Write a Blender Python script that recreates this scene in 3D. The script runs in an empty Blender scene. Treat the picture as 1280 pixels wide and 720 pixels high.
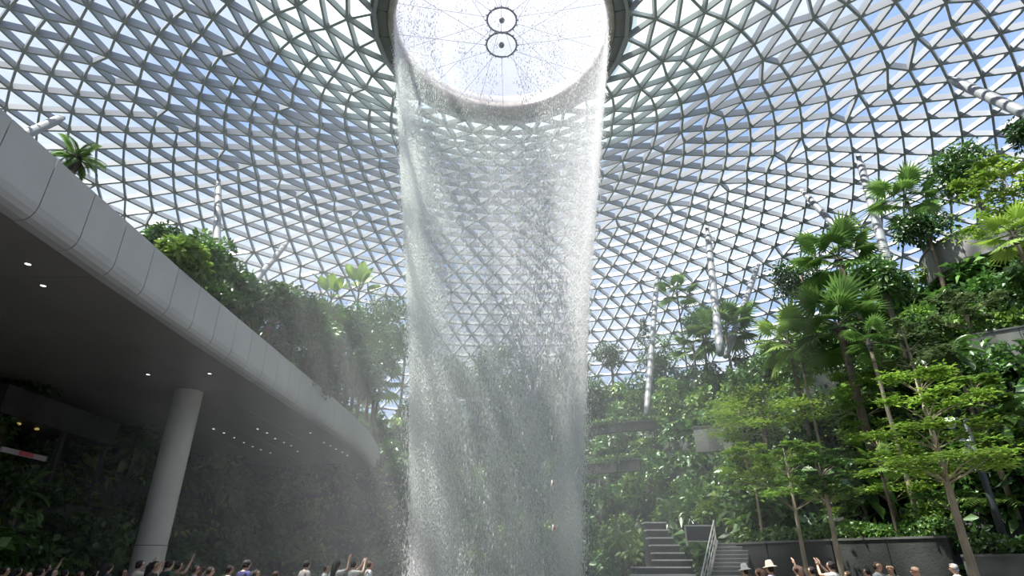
import bpy, bmesh, math, random
import numpy as np
from mathutils import Vector, Matrix, Quaternion

# ------------------------------------------------------------------ camera, sky, sun, exposure
SC = bpy.context.scene
COL = SC.collection
EYE = 1.65
PITCH = math.radians(25.6)
FPX = 725.0
cam_data = bpy.data.cameras.new('camera')
cam_data.sensor_width = 36.0
cam_data.lens = 36.0 * FPX / 1280.0
cam_data.clip_end = 2000
cam = bpy.data.objects.new('camera', cam_data)
cam.location = (0, 0, EYE)
cam.rotation_euler = (math.pi / 2 + PITCH, 0, 0)
COL.objects.link(cam)
SC.camera = cam

SC.view_settings.view_transform = 'Standard'
SC.view_settings.look = 'None'
SC.view_settings.gamma = 1.0
SC.view_settings.exposure = 0.0
SC.view_settings.use_curve_mapping = False

SUN_TO = Vector((-0.36, -0.10, 0.93)).normalized()      # direction towards the sun
sun_data = bpy.data.lights.new('sun', 'SUN')
sun_data.energy = 16.0
sun_data.angle = math.radians(1.2)
sun_data.color = (1.0, 0.955, 0.88)
sun = bpy.data.objects.new('sun', sun_data)
sun.rotation_euler = SUN_TO.to_track_quat('Z', 'Y').to_euler()
sun.location = (-60, 0, 120)
COL.objects.link(sun)

world = bpy.data.worlds.new('sky')
SC.world = world
world.use_nodes = True
nt = world.node_tree
nt.nodes.clear()
tc = nt.nodes.new('ShaderNodeTexCoord')
mp = nt.nodes.new('ShaderNodeMapping')
mp.inputs['Scale'].default_value = (1.0, 1.0, 2.0)
nz = nt.nodes.new('ShaderNodeTexNoise')
nz.inputs['Scale'].default_value = 2.6
nz.inputs['Detail'].default_value = 6
nz.inputs['Roughness'].default_value = 0.55
cr = nt.nodes.new('ShaderNodeValToRGB')
cr.color_ramp.elements[0].position = 0.40
cr.color_ramp.elements[0].color = (0.36, 0.53, 0.88, 1)
cr.color_ramp.elements[1].position = 0.62
cr.color_ramp.elements[1].color = (0.80, 0.87, 0.97, 1)
bg = nt.nodes.new('ShaderNodeBackground')
bg.inputs['Strength'].default_value = 1.25
wo = nt.nodes.new('ShaderNodeOutputWorld')
nt.links.new(tc.outputs['Generated'], mp.inputs['Vector'])
nt.links.new(mp.outputs['Vector'], nz.inputs['Vector'])
nt.links.new(nz.outputs['Fac'], cr.inputs['Fac'])
nt.links.new(cr.outputs['Color'], bg.inputs['Color'])
nt.links.new(bg.outputs['Background'], wo.inputs['Surface'])

SC.cycles.max_bounces = 6
SC.cycles.diffuse_bounces = 3
SC.cycles.glossy_bounces = 2
SC.cycles.transmission_bounces = 4
SC.cycles.transparent_max_bounces = 24
SC.cycles.volume_bounces = 1
SC.cycles.sample_clamp_indirect = 6.0

# ------------------------------------------------------------------ helpers
RNG = random.Random(7)
O = Vector((-0.8, 32.0, 0.0))                    # plan centre of the oculus and the falling water

def ray(px, py):
    x = (px - 640) / FPX
    u = (360 - py) / FPX
    return Vector((x, math.cos(PITCH) - u * math.sin(PITCH), math.sin(PITCH) + u * math.cos(PITCH)))

def at_y(px, py, y):
    r = ray(px, py)
    p = r * (y / r.y)
    return Vector((p.x, p.y, p.z + EYE))

def mat(name, color, rough=0.6, metal=0.0, noise=0.0, nscale=3.0, bump=0.0, bscale=30.0, stretch=(1, 1, 1), spec=0.5):
    m = bpy.data.materials.new(name)
    m.use_nodes = True
    n = m.node_tree.nodes
    l = m.node_tree.links
    b = n['Principled BSDF']
    b.inputs['Roughness'].default_value = rough
    b.inputs['Metallic'].default_value = metal
    b.inputs['Specular IOR Level'].default_value = spec
    b.inputs['Base Color'].default_value = (*color, 1)
    if noise > 0 or bump > 0:
        t = n.new('ShaderNodeTexCoord')
        mpn = n.new('ShaderNodeMapping')
        mpn.inputs['Scale'].default_value = stretch
        l.new(t.outputs['Object'], mpn.inputs['Vector'])
    if noise > 0:
        z = n.new('ShaderNodeTexNoise')
        z.inputs['Scale'].default_value = nscale
        z.inputs['Detail'].default_value = 5
        l.new(mpn.outputs['Vector'], z.inputs['Vector'])
        mr = n.new('ShaderNodeMapRange')
        mr.inputs['From Min'].default_value = 0.3
        mr.inputs['From Max'].default_value = 0.7
        mr.inputs['To Min'].default_value = 1 - noise
        mr.inputs['To Max'].default_value = 1 + noise
        l.new(z.outputs['Fac'], mr.inputs['Value'])
        mx = n.new('ShaderNodeVectorMath')
        mx.operation = 'SCALE'
        mx.inputs[0].default_value = color
        l.new(mr.outputs['Result'], mx.inputs['Scale'])
        l.new(mx.outputs['Vector'], b.inputs['Base Color'])
    if bump > 0:
        z2 = n.new('ShaderNodeTexNoise')
        z2.inputs['Scale'].default_value = bscale
        z2.inputs['Detail'].default_value = 4
        l.new(mpn.outputs['Vector'], z2.inputs['Vector'])
        bp = n.new('ShaderNodeBump')
        bp.inputs['Strength'].default_value = bump
        bp.inputs['Distance'].default_value = 0.05
        l.new(z2.outputs['Fac'], bp.inputs['Height'])
        l.new(bp.outputs['Normal'], b.inputs['Normal'])
    return m

def leaf_mat(name, dark, light, trans=0.35, rough=0.45, var=0.25):
    m = bpy.data.materials.new(name)
    m.use_nodes = True
    n = m.node_tree.nodes
    l = m.node_tree.links
    n.clear()
    out = n.new('ShaderNodeOutputMaterial')
    g = n.new('ShaderNodeNewGeometry')
    oi = n.new('ShaderNodeObjectInfo')
    mx = n.new('ShaderNodeMix')
    mx.data_type = 'RGBA'
    mx.inputs['A'].default_value = (*dark, 1)
    mx.inputs['B'].default_value = (*light, 1)
    l.new(g.outputs['Random Per Island'], mx.inputs['Factor'])
    hsv = n.new('ShaderNodeHueSaturation')
    mr = n.new('ShaderNodeMapRange')
    mr.inputs['To Min'].default_value = 1 - var
    mr.inputs['To Max'].default_value = 1 + var
    l.new(oi.outputs['Random'], mr.inputs['Value'])
    l.new(mr.outputs['Result'], hsv.inputs['Value'])
    l.new(mx.outputs['Result'], hsv.inputs['Color'])
    d = n.new('ShaderNodeBsdfDiffuse')
    t = n.new('ShaderNodeBsdfTranslucent')
    gl = n.new('ShaderNodeBsdfGlossy')
    gl.inputs['Roughness'].default_value = rough
    gl.inputs['Color'].default_value = (0.9, 0.95, 0.9, 1)
    l.new(hsv.outputs['Color'], d.inputs['Color'])
    l.new(hsv.outputs['Color'], t.inputs['Color'])
    m1 = n.new('ShaderNodeMixShader')
    m1.inputs[0].default_value = trans
    l.new(d.outputs[0], m1.inputs[1])
    l.new(t.outputs[0], m1.inputs[2])
    m2 = n.new('ShaderNodeMixShader')
    m2.inputs[0].default_value = 0.07
    l.new(m1.outputs[0], m2.inputs[1])
    l.new(gl.outputs[0], m2.inputs[2])
    l.new(m2.outputs[0], out.inputs['Surface'])
    return m

def glass_mat(name, tint, gloss=0.06, haze=0.0, haze_col=(1, 1, 1)):
    m = bpy.data.materials.new(name)
    m.use_nodes = True
    n = m.node_tree.nodes
    l = m.node_tree.links
    n.clear()
    out = n.new('ShaderNodeOutputMaterial')
    t = n.new('ShaderNodeBsdfTransparent')
    t.inputs['Color'].default_value = (*tint, 1)
    gl = n.new('ShaderNodeBsdfGlossy')
    gl.inputs['Roughness'].default_value = 0.05
    m1 = n.new('ShaderNodeMixShader')
    m1.inputs[0].default_value = gloss
    l.new(t.outputs[0], m1.inputs[1])
    l.new(gl.outputs[0], m1.inputs[2])
    last = m1
    if haze > 0:
        tr = n.new('ShaderNodeBsdfTranslucent')
        tr.inputs['Color'].default_value = (*haze_col, 1)
        m2 = n.new('ShaderNodeMixShader')
        m2.inputs[0].default_value = haze
        l.new(m1.outputs[0], m2.inputs[1])
        l.new(tr.outputs[0], m2.inputs[2])
        last = m2
    l.new(last.outputs[0], out.inputs['Surface'])
    return m

def mesh(name, verts, faces, mats, smooth=False, mat_idx=None):
    me = bpy.data.meshes.new(name)
    me.from_pydata([tuple(v) for v in verts], [], faces)
    if not isinstance(mats, (list, tuple)):
        mats = [mats]
    for m in mats:
        me.materials.append(m)
    if mat_idx is not None:
        me.polygons.foreach_set('material_index', mat_idx)
    if smooth:
        me.polygons.foreach_set('use_smooth', [True] * len(me.polygons))
    me.update()
    return me

def ob(name, me, parent=None, loc=(0, 0, 0), rot=(0, 0, 0), scale=(1, 1, 1)):
    o = bpy.data.objects.new(name, me)
    COL.objects.link(o)
    o.location = loc
    o.rotation_euler = rot
    o.scale = scale
    if parent is not None:
        o.parent = parent
    return o

def thing(name, label, cat, loc=(0, 0, 0), rotz=0.0, group=None, scale=(1, 1, 1)):
    o = ob(name, None, None, loc, (0, 0, rotz), scale)
    o.empty_display_size = 0.2
    tag(o, label, cat, group)
    return o

def tag(o, label, cat=None, group=None, kind=None):
    if label:
        o['label'] = label
    if cat:
        o['category'] = cat
    if group:
        o['group'] = group
    if kind:
        o['kind'] = kind
    return o

class MB:
    """collects simple solids into one mesh"""
    def __init__(self):
        self.v = []
        self.f = []
        self.mi = []
    def add(self, vs, fs, mi=0):
        k = len(self.v)
        self.v.extend(Vector(v) for v in vs)
        for f in fs:
            self.f.append(tuple(i + k for i in f))
            self.mi.append(mi)
    def box(self, lo, hi, mi=0):
        x0, y0, z0 = lo
        x1, y1, z1 = hi
        self.add([(x0, y0, z0), (x1, y0, z0), (x1, y1, z0), (x0, y1, z0), (x0, y0, z1), (x1, y0, z1), (x1, y1, z1), (x0, y1, z1)],
                 [(3, 2, 1, 0), (4, 5, 6, 7), (0, 1, 5, 4), (1, 2, 6, 5), (2, 3, 7, 6), (3, 0, 4, 7)], mi)
    def bar(self, a, b, w, h, up, mi=0):
        a = Vector(a); b = Vector(b)
        d = (b - a).normalized()
        s = d.cross(up).normalized()
        n = s.cross(d).normalized()
        vs = []
        for p in (a, b):
            for q in ((-1, -1), (1, -1), (1, 1), (-1, 1)):
                vs.append(p + s * (w * 0.5 * q[0]) + n * (h * 0.5 * q[1]))
        self.add(vs, [(3, 2, 1, 0), (4, 5, 6, 7), (0, 1, 5, 4), (1, 2, 6, 5), (2, 3, 7, 6), (3, 0, 4, 7)], mi)
    def tube(self, pts, radii, seg=8, mi=0, cap=True):
        pts = [Vector(p) for p in pts]
        if not isinstance(radii, (list, tuple)):
            radii = [radii] * len(pts)
        k = len(self.v)
        ref = None
        for i, p in enumerate(pts):
            d = (pts[min(i + 1, len(pts) - 1)] - pts[max(i - 1, 0)])
            d = d.normalized() if d.length > 1e-9 else Vector((0, 0, 1))
            if ref is None:
                ref = d.orthogonal().normalized()
            s = (ref - d * ref.dot(d))
            s = s.normalized() if s.length > 1e-6 else d.orthogonal().normalized()
            ref = s
            t = d.cross(s)
            for j in range(seg):
                a = 2 * math.pi * j / seg
                self.v.append(p + (s * math.cos(a) + t * math.sin(a)) * radii[i])
        for i in range(len(pts) - 1):
            for j in range(seg):
                a = k + i * seg + j
                b = k + i * seg + (j + 1) % seg
                self.f.append((a, b, b + seg, a + seg))
                self.mi.append(mi)
        if cap:
            self.f.append(tuple(k + j for j in reversed(range(seg))))
            self.mi.append(mi)
            e = k + (len(pts) - 1) * seg
            self.f.append(tuple(e + j for j in range(seg)))
            self.mi.append(mi)
    def lathe(self, prof, seg=48, closed=False, mi=0):
        """prof: list of (r, z) revolved about z"""
        k = len(self.v)
        for r, z in prof:
            for j in range(seg):
                a = 2 * math.pi * j / seg
                self.v.append(Vector((r * math.cos(a), r * math.sin(a), z)))
        n = len(prof)
        for i in range(n if closed else n - 1):
            i2 = (i + 1) % n
            for j in range(seg):
                j2 = (j + 1) % seg
                self.f.append((k + i * seg + j, k + i * seg + j2, k + i2 * seg + j2, k + i2 * seg + j))
                self.mi.append(mi)
    def build(self, name, mats, smooth=False):
        return mesh(name, self.v, self.f, mats, smooth, self.mi)
    def obj(self, name, mats, parent=None, loc=(0, 0, 0), smooth=False, rot=(0, 0, 0)):
        return ob(name, self.build(name, mats, smooth), parent, loc, rot)

M = {}
M['steel'] = mat('painted_steel', (0.34, 0.355, 0.375), 0.45)
M['steel_dark'] = mat('dark_steel', (0.055, 0.06, 0.065), 0.5)
M['glass'] = glass_mat('clear_glass', (0.97, 0.98, 0.99), 0.03)
M['glass_green'] = glass_mat('fritted_green_glass', (0.90, 0.95, 0.92), 0.03, 0.12, (0.85, 0.92, 0.88))
M['ring'] = mat('ring_cladding', (0.20, 0.20, 0.21), 0.55, 0.0, 0.06, 1.5)
M['lip'] = mat('wet_lip', (0.42, 0.38, 0.35), 0.25, 0.0, 0.2, 2.0)
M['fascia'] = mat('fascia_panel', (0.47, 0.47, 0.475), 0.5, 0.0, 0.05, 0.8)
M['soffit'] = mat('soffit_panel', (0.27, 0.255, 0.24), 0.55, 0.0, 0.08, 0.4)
M['joint'] = mat('shadow_gap', (0.03, 0.03, 0.03), 0.8)
M['column'] = mat('column_cladding', (0.60, 0.58, 0.53), 0.5, 0.0, 0.06, 0.8)
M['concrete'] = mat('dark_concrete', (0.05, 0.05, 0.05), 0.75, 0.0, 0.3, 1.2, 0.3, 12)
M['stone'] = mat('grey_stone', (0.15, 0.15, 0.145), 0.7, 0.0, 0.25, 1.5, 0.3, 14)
M['nosing'] = mat('pale_nosing', (0.55, 0.55, 0.53), 0.6, 0.0, 0.15, 3)
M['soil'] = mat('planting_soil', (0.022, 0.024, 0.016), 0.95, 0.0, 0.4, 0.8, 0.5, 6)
M['paving'] = mat('paving', (0.17, 0.165, 0.16), 0.6, 0.0, 0.15, 1.0)

# ------------------------------------------------------------------ glass gridshell roof
PROF = [(9.6, 38.4), (12, 39.0), (16, 40.4), (20, 41.6), (25, 42.7), (30, 43.3), (35, 43.5), (40, 43.2), (45, 42.3), (50, 40.6),
        (55, 38.0), (60, 34.4), (65, 29.4), (69, 23.8), (72, 18.0), (74.5, 11.0), (76, 4.0), (76.6, 0.0)]
def resample(prof, step):
    pts = [Vector((a, b)) for a, b in prof]
    d = [0]
    for i in range(1, len(pts)):
        d.append(d[-1] + (pts[i] - pts[i - 1]).length)
    n = round(d[-1] / step)
    out = []
    for k in range(n + 1):
        s = d[-1] * k / n
        i = max(j for j in range(len(d)) if d[j] <= s + 1e-9)
        i = min(i, len(pts) - 2)
        t = (s - d[i]) / (d[i + 1] - d[i])
        out.append(pts[i].lerp(pts[i + 1], t))
    return out
RINGS = resample(PROF, 2.12)
def band_n(r):
    return 26 if r < 14.5 else 42 if r < 25 else 66 if r < 37.5 else 98 if r < 50.5 else 130
roof_nodes, roof_norm, ring_ids = [], [], []
off = 0.0
prevn = None
for i, p in enumerate(RINGS):
    n = band_n(p.x)
    if n == prevn:
        off += math.pi / n
    a = RINGS[max(i - 1, 0)]
    b = RINGS[min(i + 1, len(RINGS) - 1)]
    t = (b - a).normalized()
    nr, nzv = -t.y, t.x                     # outward/upward normal in the (r, z) plane
    ids = []
    for j in range(n):
        an = off + 2 * math.pi * j / n
        ids.append(len(roof_nodes))
        roof_nodes.append(Vector((O.x + p.x * math.cos(an), O.y + p.x * math.sin(an), p.y)))
        roof_norm.append(Vector((nr * math.cos(an), nr * math.sin(an), nzv)))
    ring_ids.append((ids, off, n))
    prevn = n
edges, tris = set(), []
def E(a, b):
    edges.add((min(a, b), max(a, b)))
for i in range(len(ring_ids)):
    ids, o1, n1 = ring_ids[i]
    for j in range(n1):
        E(ids[j], ids[(j + 1) % n1])
    if i + 1 == len(ring_ids):
        break
    ids2, o2, n2 = ring_ids[i + 1]
    s1 = 2 * math.pi / n1
    s2 = 2 * math.pi / n2
    j0 = min(range(n2), key=lambda k: abs(((o2 + k * s2 - o1 + math.pi) % (2 * math.pi)) - math.pi))
    base = ((o2 + j0 * s2 - o1 + math.pi) % (2 * math.pi)) - math.pi
    a = b = 0
    while a < n1 or b < n2:
        na = (a + 1) * s1
        nb = base + (b + 1) * s2
        A, B = ids[a % n1], ids2[(j0 + b) % n2]
        E(A, B)
        if b >= n2 or (a < n1 and na <= nb):
            C = ids[(a + 1) % n1]
            tris.append((A, B, C, i)); a += 1
        else:
            C = ids2[(j0 + b + 1) % n2]
            tris.append((A, B, C, i)); b += 1

def cam_size(p):
    """apparent length per metre at p, zero outside the view"""
    v = p - Vector((0, 0, EYE))
    d = v.y * math.cos(PITCH) + v.z * math.sin(PITCH)
    if d < 1:
        return 0
    u = -v.y * math.sin(PITCH) + v.z * math.cos(PITCH)
    if abs(v.x / d) > 640 / FPX or abs(u / d) > 360 / FPX:
        return 0
    return 1.0 / d
roof = thing('ceiling', 'dome roof of steel triangles and glass around a round opening', None, (O.x, O.y, 0))
roof['kind'] = 'structure'
Ov = Vector((O.x, O.y, 0))
def beam_mb(a, b, mb):
    pa, pb = roof_nodes[a], roof_nodes[b]
    n = (roof_norm[a] + roof_norm[b]).normalized()
    rm = math.hypot((pa.x + pb.x) / 2 - O.x, (pa.y + pb.y) / 2 - O.y)
    dp = 0.46 + 0.28 * min(1.0, max(0.0, (rm - 14) / 14))      # members get deeper away from the oculus
    mb.bar(pa - Ov, pb - Ov, 0.20, dp, n)
elist = sorted(edges, key=lambda e: -cam_size((roof_nodes[e[0]] + roof_nodes[e[1]]) / 2) * (roof_nodes[e[0]] - roof_nodes[e[1]]).length)
for e in elist[:300]:
    mb = MB(); beam_mb(*e, mb)
    mb.obj('roof_beam', M['steel'], roof)
mb = MB()
for e in elist[300:]:
    beam_mb(*e, mb)
tag(mb.obj('beam_lattice', M['steel'], roof), None, None, None, 'stuff')
def pane_mb(t, mb, mi=0):
    c = sum((roof_nodes[k] for k in t[:3]), Vector()) / 3
    vs = []
    for dz in (0.30, 0.345):
        for k in t[:3]:
            p = roof_nodes[k] + roof_norm[k] * dz
            vs.append(p + (c - roof_nodes[k]) * 0.02 - Ov)
    mb.add([vs[0], vs[1], vs[2]], [(0, 1, 2)], mi)
def tri_c(t):
    return (roof_nodes[t[0]] + roof_nodes[t[1]] + roof_nodes[t[2]]) / 3
tl = sorted(tris, key=lambda t: -cam_size(tri_c(t)))
green = lambda t: RINGS[t[3]].x < 19.0
def pane_solid(t, mb, mi=0):
    c = tri_c(t)
    vs = []
    for dz in (0.37, 0.40):
        for k in t[:3]:
            p = roof_nodes[k] + roof_norm[k] * dz
            vs.append(p + (c - roof_nodes[k]) * 0.03 - Ov)
    mb.add(vs, [(0, 2, 1), (3, 4, 5), (0, 1, 4, 3), (1, 2, 5, 4), (2, 0, 3, 5)], mi)
for t in tl[:300]:
    mb = MB(); pane_solid(t, mb)
    mb.obj('glass_pane', M['glass_green'] if green(t) else M['glass'], roof)
mb = MB()
for t in tl[300:]:
    pane_solid(t, mb, 1 if green(t) else 0)
tag(mb.obj('glass_panes', [M['glass'], M['glass_green']], roof), None, None, None, 'stuff')
print('roof', len(roof_nodes), len(edges), len(tris))
# ------------------------------------------------------------------ oculus: ring, lip, spoked wheel, membrane
LIPZ = 36.9 + EYE
oc = thing('oculus_ring', 'dark round ring around the bright opening where the water falls', 'oculus', (O.x, O.y, LIPZ))
mb = MB()
mb.lathe([(8.3, 0.0), (9.05, -0.10), (9.85, 0.0), (10.05, 0.5), (9.95, 1.6), (9.5, 2.4), (8.8, 2.4), (8.35, 1.4)], 96, True)
mb.obj('cladding', M['ring'], oc, smooth=True)
mb = MB()
mb.lathe([(8.06, 0.10), (8.30, -0.06), (8.62, -0.16), (8.62, -0.02), (8.32, 0.12), (8.30, 0.9), (8.08, 0.9)], 96, True)
mb.obj('overflow_lip', M['lip'], oc, smooth=True)
for k in range(24):                                   # radial joints of the ring cladding
    a = 2 * math.pi * k / 24
    mb = MB()
    c, s = math.cos(a), math.sin(a)
    mb.bar((8.7 * c, 8.7 * s, -0.1), (9.8 * c, 9.8 * s, -0.04), 0.03, 0.05, Vector((0, 0, 1)))
    mb.obj('cladding_joint', M['steel_dark'], oc)
def membrane_mat():
    m = bpy.data.materials.new('translucent_membrane')
    m.use_nodes = True
    n = m.node_tree.nodes; l = m.node_tree.links
    n.clear()
    out = n.new('ShaderNodeOutputMaterial')
    t = n.new('ShaderNodeBsdfTranslucent'); t.inputs['Color'].default_value = (0.30, 0.29, 0.32, 1)
    p = n.new('ShaderNodeBsdfTransparent'); p.inputs['Color'].default_value = (0.96, 0.97, 1, 1)
    x = n.new('ShaderNodeMixShader'); x.inputs[0].default_value = 0.60
    l.new(t.outputs[0], x.inputs[1]); l.new(p.outputs[0], x.inputs[2]); l.new(x.outputs[0], out.inputs['Surface'])
    return m
M['membrane'] = membrane_mat()
mb = MB()
mb.lathe([(8.45, 0.9), (7.5, 1.5), (6, 2.2), (4, 2.9), (2, 3.3), (0.05, 3.4)], 64)
mb.obj('membrane', M['membrane'], oc, smooth=True)
M['cable'] = mat('cable', (0.16, 0.16, 0.18), 0.4, 0.6)
def hub(z, r, rim_z, n, ph):
    h = MB()
    pts = [(r * math.cos(2 * math.pi * k / 40), r * math.sin(2 * math.pi * k / 40), z) for k in range(41)]
    h.tube(pts, 0.075, 8, cap=False)
    for k in range(16):
        a = 2 * math.pi * k / 16
        h.bar((r * 0.95 * math.cos(a), r * 0.95 * math.sin(a), z), (r * 1.16 * math.cos(a), r * 1.16 * math.sin(a), z), 0.06, 0.08, Vector((0, 0, 1)))
    hu = h.obj('hub_ring', M['cable'], oc)
    b = MB()
    b.lathe([(0.0, -0.16), (0.17, -0.16), (0.23, 0.0), (0.17, 0.16), (0.0, 0.16)], 16)
    b.obj('hub_lamp', M['cable'], hu, (0, 0, z))
    for k in range(n):
        a = 2 * math.pi * (k + ph) / n
        mbb = MB()
        mbb.tube([(r * math.cos(a), r * math.sin(a), z), (8.3 * math.cos(a), 8.3 * math.sin(a), rim_z)], 0.014, 5)
        mbb.obj('spoke', M['cable'], oc)
hub(-0.95, 1.15, 0.25, 12, 0.25 * 0)
hub(1.75, 1.15, 1.0, 12, 0.5)

# ------------------------------------------------------------------ raking struts that carry the roof
def roof_z(r):
    for (r0, z0), (r1, z1) in zip(PROF, PROF[1:]):
        if r0 <= r <= r1:
            return z0 + (z1 - z0) * (r - r0) / (r1 - r0)
    return 39.0 if r < PROF[0][0] else -1
def hit_roof(px, py):
    r = ray(px, py)
    t = 15.0
    while t < 200:
        p = Vector((0, 0, EYE)) + r * t
        if p.z > roof_z(math.hypot(p.x - O.x, p.y - O.y)) - 0.3:
            return p
        t += 0.25
    return p
M['strut'] = mat('strut_paint', (0.20, 0.21, 0.22), 0.45)
STRUTS = [((1073, 195), (1114, 345), 0.80, 0.38, 'thick grey steel strut rising beside the hillside fan palms at right'),
          ((1186, 98), (1300, 150), 0.80, 0.42, 'pale steel strut slanting in from the upper right edge'),
          ((1002, 238), (1098, 340), 0.82, 0.36, 'slanting grey strut passing behind the tall fan palm crown'),
          ((884, 285), (896, 400), 0.80, 0.40, 'upright grey strut above the right garden next to the slender palm'),
          ((948, 330), (918, 415), 0.80, 0.36, 'thin white strut leaning left between two hillside tree crowns'),
          ((703, 345), (678, 460), 0.78, 0.40, 'strut leaning left seen through the right part of the waterfall'),
          ((628, 365), (656, 460), 0.78, 0.40, 'strut leaning right seen through the middle of the waterfall'),
          ((273, 225), (270, 330), 0.80, 0.36, 'upright strut rising from the shrubs over the walkway'),
          ((360, 302), (312, 360), 0.80, 0.36, 'pale strut slanting up right from the shrubs over the walkway'),
          ((78, 147), (10, 178), 0.80, 0.40, 'pale strut slanting behind the walkway edge near the lone palm'),
          ((822, 340), (812, 470), 0.80, 0.34, 'far slim strut behind the slender palm')]
for tp, bp, fr, rad, lab in STRUTS:
    a = hit_roof(*tp)
    b = at_y(*bp, a.y * fr)
    b2 = a + (b - a) * 1.25
    if b2.z < 0.0:
        b2 = a + (b - a) * ((a.z) / max(a.z - b.z, 0.1))
    t = thing('roof_strut', lab, 'strut', b2, 0, 'raking struts under the roof')
    m1 = MB()
    a0 = a - b2
    m1.tube([Vector((0, 0, 0)), a0 * 0.06, a0 * 0.9, a0 * 0.985], [rad * 0.8, rad, rad, rad * 0.55], 12)
    m1.obj('shaft', M['strut'], t, smooth=True)
    m2 = MB()
    m2.tube([a0 * 0.98, a0], [rad * 0.7, rad * 0.7], 10)
    m2.obj('head_plate', M['steel'], t)

# ------------------------------------------------------------------ terraced garden ground
FRONT = [(34, -4), (24, 9), (17, 19), (13.5, 25), (10.5, 31), (9, 38), (7.5, 45), (3, 50), (-5, 52), (-12, 51), (-17, 47), (-19.5, 40), (-20, 30), (-20, 16), (-21, 0)]
FA = np.array(FRONT[:-1], float); FB = np.array(FRONT[1:], float)
def front_dist(X, Y):
    """signed plan distance behind the garden's front line (positive outside)"""
    P = np.stack([X, Y], -1)[..., None, :]
    d = FB - FA
    t = np.clip(((P - FA) * d).sum(-1) / (d * d).sum(-1), 0, 1)
    C = FA + t[..., None] * d
    D = np.sqrt(((P - C) ** 2).sum(-1)).min(-1)
    poly = FRONT
    inside = np.zeros(X.shape, bool)
    n = len(poly)
    j = n - 1
    for i in range(n):
        xi, yi = poly[i]; xj, yj = poly[j]
        c = ((yi > Y) != (yj > Y)) & (X < (xj - xi) * (Y - yi) / (yj - yi + 1e-9) + xi)
        inside ^= c
        j = i
    return np.where(inside, -D, D)
def terrain(X, Y):
    X = np.asarray(X, float); Y = np.asarray(Y, float)
    d = front_dist(X, Y)
    left = np.clip((-X - 4) / 10, 0, 1)
    cap = 20.0 - 3.0 * np.clip((8 - X) / 8, 0, 1) - 1.5 * left
    d = d + 0.8 * np.sin(X * 0.23 + Y * 0.31) + 0.5 * np.sin(X * 0.61 - Y * 0.37)
    slope = 0.98 + 0.25 * left
    h = np.clip(d, 0, None) * slope
    step = 2.9
    k = np.floor(h / step)
    fr = h / step - k
    z = (k + np.clip((fr - 0.80) / 0.2, 0, 1) + 0.12 * fr) * step * 0.95 + 0.9 * (h > 0.02)
    z = np.minimum(z, cap + 0.6 * np.sin(X * 0.3) * np.sin(Y * 0.27))
    return np.where(d <= 0, -0.05, z)
def tz(x, y):
    return float(terrain(np.array([x]), np.array([y]))[0])
gx = np.arange(-66, 66.01, 0.75); gy = np.arange(-6, 102.01, 0.75)
GX, GY = np.meshgrid(gx, gy, indexing='ij')
GZ = terrain(GX, GY)
ok = np.hypot(GX - O.x, GY - O.y) < 73
vid = np.arange(GX.size).reshape(GX.shape)
fs, mi = [], []
for i in range(len(gx) - 1):
    for j in range(len(gy) - 1):
        if not ok[i, j]:
            continue
        zz = (GZ[i, j], GZ[i + 1, j], GZ[i + 1, j + 1], GZ[i, j + 1])
        if max(zz) < 0:
            continue
        fs.append((vid[i, j], vid[i + 1, j], vid[i + 1, j + 1], vid[i, j + 1]))
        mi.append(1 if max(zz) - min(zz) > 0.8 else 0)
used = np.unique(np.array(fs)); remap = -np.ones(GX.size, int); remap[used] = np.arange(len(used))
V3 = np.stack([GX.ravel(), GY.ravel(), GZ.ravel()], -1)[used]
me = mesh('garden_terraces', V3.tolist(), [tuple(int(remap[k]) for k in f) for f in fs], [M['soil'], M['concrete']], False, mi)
gt = ob('garden_terraces', me)
tag(gt, 'stepped planted terraces climbing around the waterfall', None, None, 'structure')
# floor
mb = MB()
ring_o = [(76 * math.cos(2 * math.pi * k / 64) + O.x, 76 * math.sin(2 * math.pi * k / 64) + O.y) for k in range(64)]
ring_i = [(6.8 * math.cos(2 * math.pi * k / 64) + O.x, 6.8 * math.sin(2 * math.pi * k / 64) + O.y) for k in range(64)]
mb.add([(x, y, -0.1) for x, y in ring_o] + [(x, y, -0.1) for x, y in ring_i] + [(x, y, -3.0) for x, y in ring_i],
       [(k, (k + 1) % 64, 64 + (k + 1) % 64, 64 + k) for k in range(64)] + [(64 + k, 64 + (k + 1) % 64, 128 + (k + 1) % 64, 128 + k) for k in range(64)] + [tuple(range(191, 127, -1))])
fl = mb.obj('floor', M['paving'])
tag(fl, 'grey paved floor around the waterfall well', None, None, 'structure')

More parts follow.
